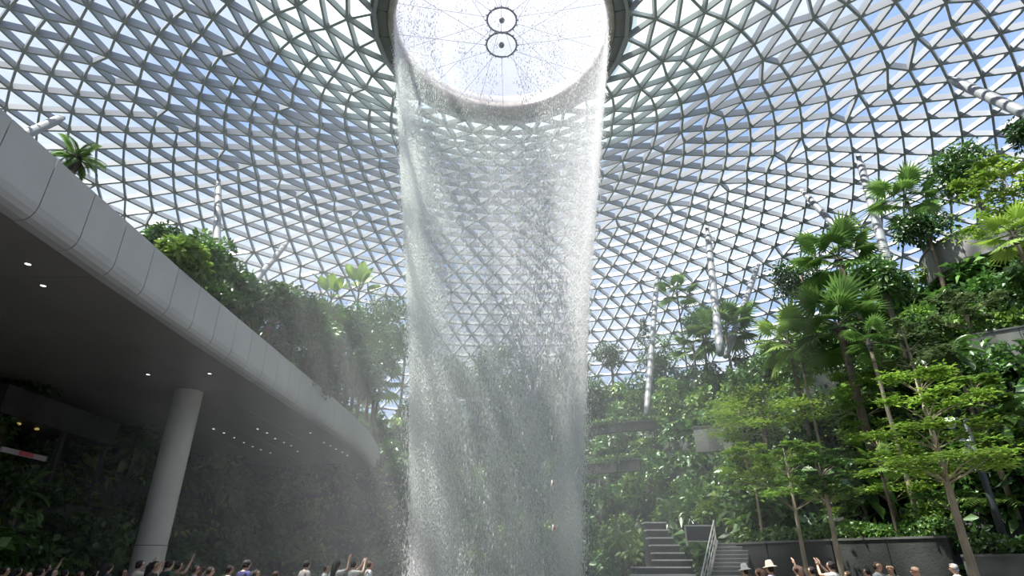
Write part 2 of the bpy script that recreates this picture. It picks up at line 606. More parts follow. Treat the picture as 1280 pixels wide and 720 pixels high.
# ------------------------------------------------------------------ overhead walkway slab at left
WALK = [(2, -12.9), (11.53, -12.8), (20, -12.8), (26, -12.62), (32, -12.42), (38, -12.2), (44, -12.05), (50, -12.2), (55, -12.65), (60, -13.3), (67, -14.6)]
def walk_x(y):
    for (y0, x0), (y1, x1) in zip(WALK, WALK[1:]):
        if y0 <= y <= y1:
            t = (y - y0) / (y1 - y0)
            return x0 + (x1 - x0) * t
    return WALK[0][1] if y < WALK[0][0] else WALK[-1][1]
ZT, ZB = 10.36 + EYE, 8.30 + EYE
walk = thing('overhead_walkway', 'broad grey overhead walkway slab with pale panelled edge on the left', 'walkway', (0, 0, 0))
prof = [(-0.25, ZT), (0.0, ZT - 0.03), (0.02, ZB + 0.48), (-0.02, ZB + 0.28), (-0.10, ZB + 0.13), (-0.24, ZB + 0.04), (-0.5, ZB)]
def fascia_panel(y0, y1):
    mbp = MB()
    n = len(prof)
    vs = []
    for y in (y0, y1):
        for dx, z in prof:
            vs.append((walk_x(y) + dx, y, z))
    for y in (y0, y1):
        for dx, z in prof:
            vs.append((walk_x(y) + dx - 0.12, y, z + (0.08 if z < ZB + 0.3 else 0)))
    fcs = [(i, i + 1, n + i + 1, n + i) for i in range(n - 1)]
    fcs += [(2 * n + i + 1, 2 * n + i, 3 * n + i, 3 * n + i + 1) for i in range(n - 1)]
    fcs += [(i + 1, i, 2 * n + i, 2 * n + i + 1) for i in range(n - 1)] + [(n + i, n + i + 1, 3 * n + i + 1, 3 * n + i) for i in range(n - 1)]
    mbp.add(vs, fcs)
    return mbp.obj('fascia_panel', M['fascia'], walk)
y = 11.53 - 1.652 * 5
while y < 64.8:
    fascia_panel(y + 0.016, min(y + 1.652, 66.0) - 0.016)
    y += 1.652
# core, top and soffit
ys = [2 + 1.0 * k for k in range(65)]
mb = MB()
vs = []
for yy in ys:
    x = walk_x(yy)
    vs += [(x - 0.15, yy, ZT - 0.12), (x - 0.15, yy, ZB + 0.5), (x - 0.4, yy, ZB + 0.12), (-31, yy, ZB + 0.12), (-31, yy, ZT - 0.12)]
fc = []
for k in range(len(ys) - 1):
    for a in range(5):
        b = (a + 1) % 5
        fc.append((k * 5 + a, k * 5 + b, k * 5 + 5 + b, k * 5 + 5 + a))
fc += [(0, 1, 2, 3, 4), tuple(len(ys) * 5 - 5 + q for q in (4, 3, 2, 1, 0))]
mb.add(vs, fc)
mb.obj('slab_core', M['joint'], walk)
# soffit panels: long strips between shadow gaps
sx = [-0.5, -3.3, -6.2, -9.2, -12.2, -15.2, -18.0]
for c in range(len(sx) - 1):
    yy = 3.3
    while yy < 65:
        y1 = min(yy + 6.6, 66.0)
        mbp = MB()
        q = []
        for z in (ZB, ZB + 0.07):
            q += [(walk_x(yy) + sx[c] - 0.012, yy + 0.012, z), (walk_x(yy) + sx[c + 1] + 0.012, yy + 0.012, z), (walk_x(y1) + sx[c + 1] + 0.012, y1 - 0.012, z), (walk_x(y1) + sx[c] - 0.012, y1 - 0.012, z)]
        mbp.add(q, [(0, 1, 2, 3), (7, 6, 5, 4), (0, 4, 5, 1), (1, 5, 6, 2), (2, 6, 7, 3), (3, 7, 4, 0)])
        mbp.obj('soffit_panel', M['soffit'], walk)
        yy = y1
# walkway planter soil on top
mb = MB()
vs = []
for yy in ys:
    x = walk_x(yy)
    vs += [(x - 0.45, yy, ZT - 0.12), (x - 0.45, yy, ZT + 0.02), (-31, yy, ZT + 0.02)]
mb.add(vs, [(k * 3 + a, k * 3 + a + 1, k * 3 + a + 4, k * 3 + a + 3) for k in range(len(ys) - 1) for a in range(2)])
mb.obj('planter_soil', M['soil'], walk)
# round column under the slab
colm = thing('round_column', 'pale round column carrying the walkway slab', 'column', (-17.05, 30.0, -0.1))
mb = MB()
mb.lathe([(0.0, 0), (0.69, 0), (0.69, 2.6), (0.0, 2.6)], 40)
mb.obj('lower_shaft', M['column'], colm, smooth=False)
mb = MB()
mb.lathe([(0.0, 2.63), (0.675, 2.63), (0.675, ZB + 0.098), (0.0, ZB + 0.098)], 40)
mb.obj('upper_shaft', M['column'], colm)
mb = MB()
mb.lathe([(0.6, 2.59), (0.66, 2.59), (0.66, 2.64), (0.6, 2.64)], 40, True)
mb.obj('joint_band', M['joint'], colm)
# recessed downlights in the soffit
em = bpy.data.materials.new('downlight_glow'); em.use_nodes = True
em.node_tree.nodes['Principled BSDF'].inputs['Emission Color'].default_value = (1, 0.97, 0.9, 1)
em.node_tree.nodes['Principled BSDF'].inputs['Emission Strength'].default_value = 2.5
M['downlight'] = em
DL = [(267, 536), (280, 541), (293, 547), (305, 553), (316, 558), (326, 562), (338, 566), (322, 536), (334, 541), (344, 548), (355, 553), (364, 557), (372, 564),
      (388, 541), (405, 553), (413, 557), (420, 561), (428, 565), (434, 569), (35, 330), (54, 357), (185, 468), (262, 467)]
mb = MB(); mb.lathe([(0.0, 0.0), (0.085, 0.0)], 12); lens_me = mb.build('lens', M['downlight'])
mb = MB(); mb.lathe([(0.085, 0.0), (0.11, -0.012), (0.115, 0.0), (0.085, 0.004)], 12, True); trim_me = mb.build('trim_ring', M['steel_dark'])
for i, (px, py) in enumerate(DL):
    r = ray(px, py)
    p = r * ((ZB - EYE) / r.z)
    d = thing('downlight', 'small round downlight in the far soffit rows of the walkway' if i < 19 else 'lone downlight in the near soffit of the walkway',
              'downlight', (p.x, p.y, ZB - 0.008), 0, 'soffit downlights far rows' if i < 19 else 'soffit downlights near')
    ob('lens', lens_me, d); ob('trim_ring', trim_me, d)
# ------------------------------------------------------------------ foliage builders
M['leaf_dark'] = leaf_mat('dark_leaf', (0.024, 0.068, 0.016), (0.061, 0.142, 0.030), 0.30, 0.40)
M['leaf_mid'] = leaf_mat('mid_leaf', (0.047, 0.121, 0.024), (0.121, 0.243, 0.047), 0.35, 0.40)
M['leaf_light'] = leaf_mat('light_leaf', (0.115, 0.223, 0.034), (0.257, 0.392, 0.068), 0.40, 0.45)
M['leaf_yellow'] = leaf_mat('yellow_green_leaf', (0.150, 0.280, 0.035), (0.340, 0.470, 0.070), 0.45, 0.45)
M['leaf_grey'] = leaf_mat('grey_green_leaf', (0.081, 0.128, 0.054), (0.203, 0.257, 0.115), 0.35, 0.45)
M['palm_leaf'] = leaf_mat('palm_leaf', (0.061, 0.142, 0.030), (0.149, 0.257, 0.061), 0.35, 0.35, 0.3)
M['bark'] = mat('bark', (0.16, 0.125, 0.095), 0.85, 0, 0.35, 4, 0.5, 18, (1, 1, 0.25))
M['bark_pale'] = mat('pale_bark', (0.33, 0.27, 0.20), 0.8, 0, 0.3, 5, 0.4, 18, (1, 1, 0.3))
M['bark_dark'] = mat('dark_bark', (0.065, 0.055, 0.05), 0.85, 0, 0.35, 5, 0.4, 18)
M['stem'] = mat('green_stem', (0.09, 0.12, 0.04), 0.7)

NR = np.random.default_rng(11)
def unit(a):
    return a / np.maximum(np.linalg.norm(a, axis=-1, keepdims=True), 1e-9)
def leaf_cloud(name, P, D, N, L, W, droop, mats, mi=None, extra=None):
    """vectorised pointed leaves, folded along the midrib: P base, D direction, N leaf normal"""
    P = np.asarray(P, float); n = len(P)
    D = unit(np.asarray(D, float))
    S = unit(np.cross(D, np.asarray(N, float)))
    Nn = np.cross(S, D)
    L = np.broadcast_to(np.asarray(L, float), (n,))[:, None]
    W = np.broadcast_to(np.asarray(W, float), (n,))[:, None]
    dr = np.zeros((n, 3)); dr[:, 2] = -np.broadcast_to(np.asarray(droop, float), (n,)) * L[:, 0]
    mid = P + D * L * 0.45 + dr * 0.2
    V = np.stack([P, mid - Nn * W * 0.12, mid + S * W * 0.5 + Nn * W * 0.06, P + D * L + dr, mid - S * W * 0.5 + Nn * W * 0.06], 1).reshape(-1, 3)
    T = np.array([[0, 2, 1], [2, 3, 1], [1, 3, 4], [0, 1, 4]])
    F = (T[None] + 5 * np.arange(n)[:, None, None]).reshape(-1, 3)
    ev, ef, em_ = ([], [], []) if extra is None else (extra.v, extra.f, extra.mi)
    me = bpy.data.meshes.new(name)
    nv = len(V) + len(ev)
    me.vertices.add(nv)
    allv = np.concatenate([V, np.array([tuple(v) for v in ev], float).reshape(-1, 3)])
    me.vertices.foreach_set('co', allv.ravel())
    loops = [F.ravel()]
    starts = np.arange(0, len(F) * 3, 3)
    tot = np.full(len(F), 3)
    es, et, el = [], [], []
    pos = len(F) * 3
    for f in ef:
        es.append(pos); et.append(len(f)); pos += len(f); el.extend(i + len(V) for i in f)
    lv = np.concatenate([F.ravel(), np.array(el, int)])
    me.loops.add(len(lv)); me.loops.foreach_set('vertex_index', lv.astype(np.int32))
    st = np.concatenate([starts, np.array(es, int)]); 
    me.polygons.add(len(st)); me.polygons.foreach_set('loop_start', st.astype(np.int32))
    for m in mats:
        me.materials.append(m)
    idx = np.zeros(len(st), np.int32)
    if mi is not None:
        idx[:len(F)] = np.repeat(np.asarray(mi), 4)
    if ef:
        idx[len(F):] = np.array(em_)
    me.polygons.foreach_set('material_index', idx)
    me.update(calc_edges=True)
    return me
def rnd_dirs(n, zmin=-1.0, zmax=1.0):
    z = NR.uniform(zmin, zmax, n); a = NR.uniform(0, 2 * math.pi, n); r = np.sqrt(1 - z * z)
    return np.stack([r * np.cos(a), r * np.sin(a), z], -1)

# --- shrubs (unit radius about 1 m, base at z = 0)
def shrub_mesh(name, nl, L, W, m, tall=1.0, droop=0.25, clumps=7):
    C = rnd_dirs(clumps, 0.0, 1.0) * NR.uniform(0.35, 0.75, (clumps, 1)); C[:, 2] = C[:, 2] * tall + 0.35 * tall
    k = NR.integers(0, clumps, nl)
    d = rnd_dirs(nl, -0.35, 1.0)
    P = C[k] + d * NR.uniform(0.12, 0.42, (nl, 1)) * np.array([1, 1, tall])
    P[:, 2] = np.maximum(P[:, 2], 0.05)
    D = d + NR.normal(0, 0.5, (nl, 3)); D[:, 2] -= 0.15
    N = d * 0.6 + np.array([0, 0, 0.8]) + NR.normal(0, 0.35, (nl, 3))
    ex = MB()
    for c in C:
        ex.tube([(c[0] * 0.1, c[1] * 0.1, 0), (c[0] * 0.5, c[1] * 0.5, c[2] * 0.6), tuple(c)], [0.03, 0.02, 0.01], 4, 1)
    return leaf_cloud(name, P, D, N, NR.uniform(0.7, 1.2, nl) * L, NR.uniform(0.8, 1.15, nl) * W, droop, [m, M['bark_dark']], None, ex)
SHRUB = {
    'fine': [shrub_mesh('fine_shrub', 340, 0.26, 0.13, M['leaf_mid']) for _ in range(2)],
    'dark': [shrub_mesh('dark_shrub', 300, 0.30, 0.17, M['leaf_dark'], 1.2) for _ in range(2)],
    'broad': [shrub_mesh('broad_shrub', 130, 0.48, 0.30, M['leaf_mid'], 1.0, 0.35) for _ in range(2)],
    'light': [shrub_mesh('light_shrub', 260, 0.30, 0.16, M['leaf_light'], 0.9) for _ in range(2)],
    'yellow': [shrub_mesh('yellow_shrub', 260, 0.26, 0.13, M['leaf_yellow'], 0.8) for _ in range(1)],
}
def fern_mesh(name, m, nf=13, Lf=1.3):
    P, D, N, L = [], [], [], []
    ex = MB()
    for i in range(nf):
        a = 2 * math.pi * (i + NR.uniform(-.3, .3)) / nf
        el = NR.uniform(0.5, 1.1)
        pts = []
        for k in range(9):
            t = k / 8
            r = Lf * t * math.cos(el * (1 - 0.5 * t)); z = Lf * (t * math.sin(el) - 0.62 * t * t)
            pts.append(Vector((r * math.cos(a), r * math.sin(a), z + 0.1)))
        ex.tube(pts, [0.016 * (1 - 0.8 * k / 8) for k in range(9)], 4, 1, False)
        for k in range(1, 9):
            dirv = (pts[k] - pts[k - 1]).normalized()
            sd = dirv.cross(Vector((0, 0, 1))).normalized()
            for s in (-1, 1):
                for q in (0.0, 0.5):
                    P.append(pts[k - 1].lerp(pts[k], q)); D.append(sd * s + dirv * 0.45); N.append((0, 0, 1)); L.append(0.30 * Lf * (1 - 0.75 * abs(k / 8 - 0.35)))
    return leaf_cloud(name, [tuple(p) for p in P], [tuple(p) for p in D], N, L, np.array(L) * 0.28, 0.3, [m, M['stem']], None, ex)
SHRUB['fern'] = [fern_mesh('fern', M['leaf_mid']), fern_mesh('fern', M['leaf_light'], 11)]

# --- palm fronds (base at origin, pointing along +x, length about 1)
def fan_frond_mesh(name, m, n=21, spread=2.2, petiole=0.62, blade=0.62, droop=0.18):
    ex = MB()
    ex.tube([(0, 0, 0), (petiole * 0.5, 0, 0.05), (petiole, 0, 0.05)], [0.020, 0.013, 0.010], 4, 1)
    P, D, N, L = [], [], [], []
    for k in range(n):
        a = -spread + 2 * spread * k / (n - 1)
        P.append((petiole, 0, 0.05)); D.append((math.cos(a), math.sin(a), 0.12 * math.cos(a) - 0.10 * abs(math.sin(a))))
        N.append((0.05, 0.0, 1)); L.append(blade * (1.0 - 0.25 * (abs(a) / spread) ** 2) * NR.uniform(0.92, 1.05))
    return leaf_cloud(name, P, D, N, L, np.array(L) * 0.155, droop, [m, M['stem']], None, ex)
def feather_frond_mesh(name, m, n=15):
    ex = MB(); pts = []
    for k in range(n):
        t = k / (n - 1)
        pts.append(Vector((t * (1 - 0.16 * t), 0, 0.32 * t - 0.55 * t * t)))
    ex.tube(pts, [0.018 * (1 - 0.85 * k / (n - 1)) for k in range(n)], 4, 1, False)
    P, D, N, L = [], [], [], []
    for k in range(2, n):
        for s in (-1, 1):
            d = (pts[k] - pts[k - 1]).normalized()
            for q in (0.25, 0.75):
                P.append(tuple(pts[k - 1].lerp(pts[k], q))); D.append(tuple(Vector((0, s, -0.25)) + d * 0.7)); N.append((0, 0, 1)); L.append(0.34 * (1 - 0.6 * abs(k / n - 0.4)))
    return leaf_cloud(name, P, D, N, L, np.array(L) * 0.16, 0.25, [m, M['stem']], None, ex)
def paddle_leaf_mesh(name, m, n=8):
    """a big banana-like paddle leaf, length 1 along +x"""
    mbp = MB()
    mbp.tube([(0, 0, 0), (0.2, 0, 0.01), (0.4, 0, 0.02)], [0.022, 0.016, 0.012], 4, 1)
    vs, fcs = [], []
    for k in range(n + 1):
        t = k / n
        w = 0.165 * math.sin(math.pi * min(1, 0.06 + t * 0.94)) ** 0.6 * (1.0 if t < 0.97 else 0.4)
        x = 0.38 + 0.62 * t; z = 0.02 + 0.05 * t - 0.12 * t * t
        vs += [(x, -w, z + 0.035), (x, 0, z), (x, w, z + 0.035)]
    for k in range(n):
        b = 3 * k
        fcs += [(b, b + 1, b + 4, b + 3), (b + 1, b + 2, b + 5, b + 4)]
    mbp.add(vs, fcs, 0)
    return mbp.build(name, [m, M['stem']])
FROND = {'fan': fan_frond_mesh('fan_frond', M['palm_leaf']), 'fan_light': fan_frond_mesh('fan_frond', M['leaf_light']),
         'fan_yellow': fan_frond_mesh('fan_frond', M['leaf_yellow'], 17, 1.9, 0.5, 0.6, 0.1),
         'feather': feather_frond_mesh('feather_frond', M['palm_leaf']), 'feather_light': feather_frond_mesh('feather_frond', M['leaf_yellow']),
         'paddle': paddle_leaf_mesh('paddle_leaf', M['leaf_light']), 'paddle_dark': paddle_leaf_mesh('paddle_leaf', M['leaf_mid'])}

def depth_at(p):
    return p.y * math.cos(PITCH) + (p.z - EYE) * math.sin(PITCH)
def solve(px, py, H, y0=15.0, y1=78.0):
    """ground point under the sight line through a treetop of height H"""
    y = y0
    best = None
    while y < y1:
        p = at_y(px, py, y)
        g = ground(p.x, p.y)
        if p.z - g <= H and (g > 0.5 or y1 < 40):
            return p, g
        if y < 66 and (g > 0.5 or y1 < 40) and (best is None or p.z - g < best[0]):
            best = (p.z - g, p, g)
        y += 0.4
    return (best[1], best[2]) if best else (p, g)
def ground(x, y):
    if -28 < x < walk_x(y) - 0.6 and 3 < y < 58 and x > -28:
        return ZT + 0.02
    return max(tz(x, y), 0.0)
def free_ground(x, y):
    return max(tz(x, y), 0.0)

def palm(label, p, g, crown, kind='fan', nf=17, rad=0.15, lean=0.0, bark='bark', lo=-0.75, hi=1.25, group=None, name='fan_palm'):
    """p = crown centre, g = ground height, crown = frond length"""
    h = p.z - g
    t = thing(name, label, 'palm', (p.x, p.y, g), 0, group)
    mbp = MB()
    k = 7
    dx = lean * h
    pts = [(dx * (1 - (i / k)) ** 1.5 * 0 + dx * ((i / k) ** 1.5 - 1), 0, h * i / k) for i in range(k + 1)]
    pts[0] = (pts[0][0], 0, -0.4)
    rr = [rad * (1.25 if i == 0 else 1.0 - 0.25 * i / k) for i in range(k + 1)]
    mbp.tube(pts, rr, 8)
    mbp.obj('trunk', M[bark], t, smooth=True)
    boot = MB()
    boot.tube([(0, 0, h - 0.6), (0, 0, h - 0.25), (0, 0, h + 0.1)], [rad * 0.8, rad * 1.5, rad * 0.7], 8)
    boot.obj('crown_shaft', M['bark_dark'], t)
    for i in range(nf):
        a = i * 2.399963 + RNG.uniform(-0.2, 0.2)
        f = (i + 0.5) / nf
        el = hi + (lo - hi) * f ** 0.85
        s = crown * RNG.uniform(0.85, 1.1)
        fo = ob('frond', FROND[kind], t, (0, 0, h - 0.1 * f), (0, -el, a), (s, s, s))
    return t
def broad_tree(label, p, g, r, m='leaf_dark', n=1100, squash=0.85, bark='bark', leaf=0.30, rad=0.16, group=None, name='broadleaf_tree', cl=24):
    """p = crown top"""
    n = int(n * 1.7)
    h = p.z - g
    ch = r * 2 * squash
    cz = h - ch * 0.5
    t = thing(name, label, 'tree', (p.x, p.y, g), RNG.uniform(0, 6), group)
    C = rnd_dirs(cl) * NR.uniform(0.35, 0.78, (cl, 1)) * np.array([r, r, r * squash]) + np.array([0, 0, cz])
    mbp = MB()
    mbp.tube([(0.15, 0.1, -0.4), (0.05, 0, cz * 0.35), (0, 0, max(cz - r * 0.3, cz * 0.6)), (0, 0, cz + r * 0.3)], [rad * 1.2, rad, rad * 0.8, rad * 0.35], 8)
    mbp.obj('trunk', M[bark], t, smooth=True)
    for c in C[:7]:
        b = MB()
        b.tube([(0, 0, max(cz - r * 0.55, 0.3)), (c[0] * 0.5, c[1] * 0.5, (c[2] + cz - r * 0.4) / 2), tuple(c)], [rad * 0.5, rad * 0.35, rad * 0.12], 5)
        b.obj('branch', M[bark], t)
    k = NR.integers(0, cl, n)
    d = rnd_dirs(n, -0.5, 1.0)
    P = C[k] + d * NR.uniform(0.3, 1.0, (n, 1)) * r * 0.36
    N = d + np.array([0, 0, 0.7]) + NR.normal(0, 0.4, (n, 3))
    D = d + NR.normal(0, 0.6, (n, 3)); D[:, 2] -= 0.2
    me = leaf_cloud('foliage', P, D, N, NR.uniform(0.7, 1.2, n) * leaf, NR.uniform(0.8, 1.1, n) * leaf * 0.52, 0.25, [M[m]])
    ob('foliage', me, t)['kind'] = 'stuff'
    return t
def layered_tree(label, p, g, r, tiers=4, m='leaf_yellow', bark='bark_pale', gap=0.75, leaf=0.17, rad=0.10, n=700, lean=0.0, group=None, name='layered_tree', spreadz=0.09):
    """slender trunk with flat spreading tiers of fine leaves; p = crown top"""
    h = p.z - g
    t = thing(name, label, 'tree', (p.x, p.y, g), 0, group)
    mbp = MB()
    mbp.tube([(-lean * h, 0, -0.4), (-lean * h * 0.55, 0.05, h * 0.33), (-lean * h * 0.15, -0.05, h * 0.7), (0, 0, h * 0.98)], [rad * 1.25, rad, rad * 0.75, rad * 0.2], 8)
    mbp.obj('trunk', M[bark], t, smooth=True)
    for q in range(tiers):
        z = h - 0.12 - q * gap * RNG.uniform(0.8, 1.15)
        rr = r * (0.55 + 0.45 * min(1, (q + 0.6) / max(1, tiers - 1.5))) * RNG.uniform(0.85, 1.1)
        ox, oy = RNG.uniform(-0.3, 0.3) * r, RNG.uniform(-0.3, 0.3) * r
        nb = 6
        b = MB()
        a0 = RNG.uniform(0, 6)
        pads = []
        for w in range(nb):
            a = a0 + 2 * math.pi * w / nb + RNG.uniform(-.35, .35)
            e = rr * RNG.uniform(0.55, 0.95)
            tip = Vector((ox + e * math.cos(a), oy + e * math.sin(a), z + RNG.uniform(-0.18, 0.18)))
            b.tube([(0, 0, max(z - 0.55, 0.5)), (tip.x * 0.5, tip.y * 0.5, z - 0.2), tuple(tip)], [rad * 0.30, rad * 0.16, rad * 0.06], 4)
            pads.append(tip)
        br = b.obj('branch_tier', M[bark], t)
        c = np.array([tuple(v) for v in pads]); k = NR.integers(0, nb, n)
        d = rnd_dirs(n, -0.2, 0.5)
        P = c[k] + NR.normal(0, 1, (n, 3)) * np.array([rr * 0.24, rr * 0.24, spreadz * r * 0.55]) * NR.uniform(0.4, 1.0, (n, 1))
        N = np.array([0, 0, 1.0]) + NR.normal(0, 0.25, (n, 3))
        me = leaf_cloud('foliage_tier', P, d, N, NR.uniform(0.7, 1.2, n) * leaf, NR.uniform(0.8, 1.2, n) * leaf * 0.5, 0.15, [M[m]])
        ob('foliage_tier', me, t)['kind'] = 'stuff'
    return t
def paddle_plant(label, p, g, crown, n=9, kind='paddle', hi=1.45, lo=0.35, cat='plant', name='paddle_leaf_plant', group=None):
    t = thing(name, label, cat, (p.x, p.y, g), 0, group)
    h = max(p.z - g - crown * 0.7, 0.2)
    mbp = MB()
    mbp.tube([(0, 0, -0.3), (0.03, 0, h * 0.5), (0, 0, h)], [0.14, 0.11, 0.07], 8)
    mbp.obj('stem', M['stem'], t, smooth=True)
    for i in range(n):
        a = i * 2.399963 + RNG.uniform(-.3, .3)
        el = hi + (lo - hi) * (i + 0.5) / n
        s = crown * RNG.uniform(0.8, 1.1)
        ob('leaf', FROND[kind], t, (0, 0, h - 0.15), (RNG.uniform(-0.5, 0.5), -el, a), (s, s, s))
    return t
def columnar(label, p, g, r, m='leaf_light', n=700, leaf=0.26, name='columnar_shrub', cat='shrub', taper=0.5):
    h = p.z - g
    t = thing(name, label, cat, (p.x, p.y, g), 0)
    mbp = MB(); mbp.tube([(0, 0, -0.3), (0, 0, h * 0.95)], [0.08, 0.03], 6); mbp.obj('stem', M['bark_dark'], t)
    z = NR.uniform(0.05, 1, n); a = NR.uniform(0, 2 * math.pi, n)
    rr = r * (1 - taper * z ** 1.5) * NR.uniform(0.55, 1.0, n) * (0.8 + 0.2 * np.sin(z * 23 + a * 2))
    d = np.stack([np.cos(a), np.sin(a), NR.normal(0, 0.3, n)], -1)
    P = np.stack([rr * np.cos(a), rr * np.sin(a), z * h], -1)
    me = leaf_cloud('foliage', P, d + NR.normal(0, 0.4, (n, 3)), d * 0.5 + np.array([0, 0, 1]), NR.uniform(0.7, 1.2, n) * leaf, NR.uniform(0.8, 1.1, n) * leaf * 0.5, 0.35, [M[m]])
    ob('foliage', me, t)['kind'] = 'stuff'
    return t
def mpp(p):
    return depth_at(p) / FPX           # metres per photograph pixel at p
# ------------------------------------------------------------------ plants that can be told apart
def put(fn, px, py, H, wpx, label, **kw):
    p, g = solve(px, py, H, kw.pop('y0', 15.0), kw.pop('y1', 78.0))
    return fn(label, p, g, wpx * 0.5 * mpp(p), **kw)
# right hillside palms
put(palm, 1047, 322, 8.0, 108, 'fan palm with a grey trunk, crown against the roof right of the dark round tree', rad=0.22, lean=-0.08)
put(palm, 1048, 405, 8.5, 118, 'large fan palm with a shaggy brown trunk in the middle of the hillside', rad=0.24, nf=20, y0=24)
put(palm, 1132, 248, 8.0, 84, 'fan palm with a slim pale trunk below the grey balcony', rad=0.13, bark='bark_pale', nf=14, y0=26)
put(palm, 846, 366, 9.5, 52, 'slender tall palm with a small crown standing out against the roof', rad=0.11, nf=11, bark='bark_dark')
put(palm, 906, 412, 7.0, 84, 'bushy fan palm under the upright strut', nf=18, rad=0.16)
put(palm, 985, 425, 7.5, 90, 'fan palm with drooping pale fronds left of the shaggy-trunked palm', nf=18, rad=0.13, kind='fan_light', lo=-1.1)
put(palm, 1266, 292, 9.0, 84, 'bright yellow-green fan palm at the right edge over the balcony', kind='fan_yellow', nf=13, rad=0.12, y0=20)
put(palm, 1098, 578, 4.6, 52, 'small fan palm with star-shaped pale leaves on a thin trunk', kind='fan_light', nf=9, rad=0.06, y0=20)
put(palm, 962, 610, 3.6, 46, 'young light green palm near the front hedge', kind='feather_light', nf=10, rad=0.06, y0=22)
put(palm, 1002, 455, 6.5, 64, 'fan palm with a thin pale trunk beneath the drooping palm', nf=12, rad=0.08, bark='bark_pale', kind='fan_light')
put(palm, 1085, 425, 8.0, 60, 'dark fan palm on a straight pale trunk right of the shaggy palm', nf=12, rad=0.10, bark='bark_pale', y0=24)
put(palm, 866, 432, 6.0, 54, 'low fan palm left of the bushy one', nf=13, rad=0.11)
# right hillside trees
put(broad_tree, 994, 318, 9.0, 84, 'round dark-leaved tree against the glass on the right', m='leaf_dark', n=1500, leaf=0.34)
put(broad_tree, 1196, 182, 9.5, 92, 'tall green tree at upper right against the glass', m='leaf_mid', n=1500, leaf=0.36, y0=27)
put(broad_tree, 1148, 262, 8.0, 72, 'dark tree below the upper right fan palm', m='leaf_dark', n=1200, leaf=0.34, y0=28)
put(broad_tree, 1278, 140, 9.0, 60, 'dark green tree cut by the upper right frame edge', m='leaf_dark', n=1100, leaf=0.34, y0=25)
put(broad_tree, 1092, 320, 8.0, 80, 'leafy tree beside the thick strut', m='leaf_mid', n=1300, leaf=0.34, y0=28)
put(broad_tree, 872, 378, 8.5, 56, 'dark tree right of the slender palm', m='leaf_dark', n=1100, leaf=0.36)
put(broad_tree, 762, 424, 7.5, 46, 'small dark tree just right of the waterfall', m='leaf_dark', n=900, leaf=0.36)
put(broad_tree, 826, 420, 7.0, 62, 'green tree under the slender palm', m='leaf_mid', n=1100, leaf=0.34)
put(broad_tree, 940, 450, 6.5, 66, 'mid green tree between two fan palms', m='leaf_mid', n=1100, leaf=0.34)
put(columnar, 803, 398, 9.5, 44, 'dark narrow cone-shaped tree right of the waterfall', m='leaf_dark', n=1000, leaf=0.34, name='conical_tree', cat='tree', taper=0.95)
put(columnar, 832, 472, 5.0, 38, 'bright green column of climbing leaves', m='leaf_light', n=800, leaf=0.34, y0=24)
put(columnar, 790, 470, 5.5, 44, 'dull green ivy column right of the waterfall', m='leaf_mid', n=800, leaf=0.34, y0=24)
put(columnar, 808, 560, 5.5, 52, 'leafy column beside the dark terrace wall', m='leaf_mid', n=900, leaf=0.30, y0=24)
put(layered_tree, 1250, 212, 9.0, 110, 'bright yellow-green feathery tree at the upper right', m='leaf_yellow', tiers=4, leaf=0.26, n=900, y0=22, gap=1.0)
put(layered_tree, 958, 492, 6.0, 150, 'wide flat-topped tree with yellow-green tiers in mid hillside', tiers=4, leaf=0.24, n=1100, y0=24)
put(layered_tree, 1092, 540, 5.6, 118, 'flat-topped tree with lime tiers above the star-leaved palm', tiers=4, leaf=0.20, n=900, y0=22)
put(layered_tree, 1142, 468, 8.6, 140, 'tall open tree with a long pale trunk at the front right', tiers=5, leaf=0.20, n=1200, y0=19.6, y1=20.5, rad=0.12, gap=0.85)
put(layered_tree, 1196, 366, 6.0, 70, 'small grey-green layered tree under the balcony', m='leaf_grey', tiers=3, leaf=0.24, y0=28)
put(layered_tree, 1125, 405, 6.5, 90, 'greyish layered tree left of the balcony', m='leaf_grey', tiers=4, leaf=0.24, y0=26)
put(layered_tree, 1068, 470, 6.0, 96, 'lime layered tree under the shaggy-trunked palm', m='leaf_light', tiers=4, leaf=0.22, y0=24)
put(layered_tree, 922, 505, 5.5, 90, 'yellow-green layered tree over the stair planter', m='leaf_yellow', tiers=3, leaf=0.22, y0=24)
put(layered_tree, 978, 556, 6.6, 96, 'slim tree with pale tiers and a bare trunk behind the hedge', m='leaf_light', tiers=4, leaf=0.20, y0=24, y1=28, rad=0.085, gap=0.55)
put(layered_tree, 1022, 575, 6.4, 60, 'thin bare-trunked tree rising out of the hedge middle', m='leaf_mid', tiers=3, leaf=0.20, y0=22.6, y1=25, rad=0.10, gap=0.5)
put(layered_tree, 935, 560, 5.6, 84, 'slim tree with lime tiers left of the bare trunks', m='leaf_yellow', tiers=4, leaf=0.20, y0=27, y1=31, rad=0.07, gap=0.45)
put(layered_tree, 1168, 560, 5.4, 70, 'thin tree with a straight trunk behind the tall open tree', m='leaf_mid', tiers=3, leaf=0.20, y0=22, y1=25, rad=0.07)
put(layered_tree, 1075, 610, 3.0, 80, 'low spreading yellow-green tree above the hedge', m='leaf_yellow', tiers=2, leaf=0.18, y0=22)
put(layered_tree, 1210, 470, 6.4, 80, 'bright leafy tree behind the lamp post', m='leaf_light', tiers=5, leaf=0.26, y0=23)
put(palm, 1255, 520, 4.5, 80, 'feathery palm at the right edge behind the lamp post', kind='feather', nf=13, rad=0.09, y0=22, name='feather_palm')
put(palm, 1190, 440, 4.5, 70, 'feathery dark palm under the right planter wall', kind='feather', nf=12, rad=0.09, y0=25, name='feather_palm')
put(palm, 942, 660, 1.9, 34, 'pale lime tree fern beside the stairs', kind='feather_light', nf=14, rad=0.09, y0=24, lo=-0.9, hi=0.9, name='tree_fern', bark='bark_dark')
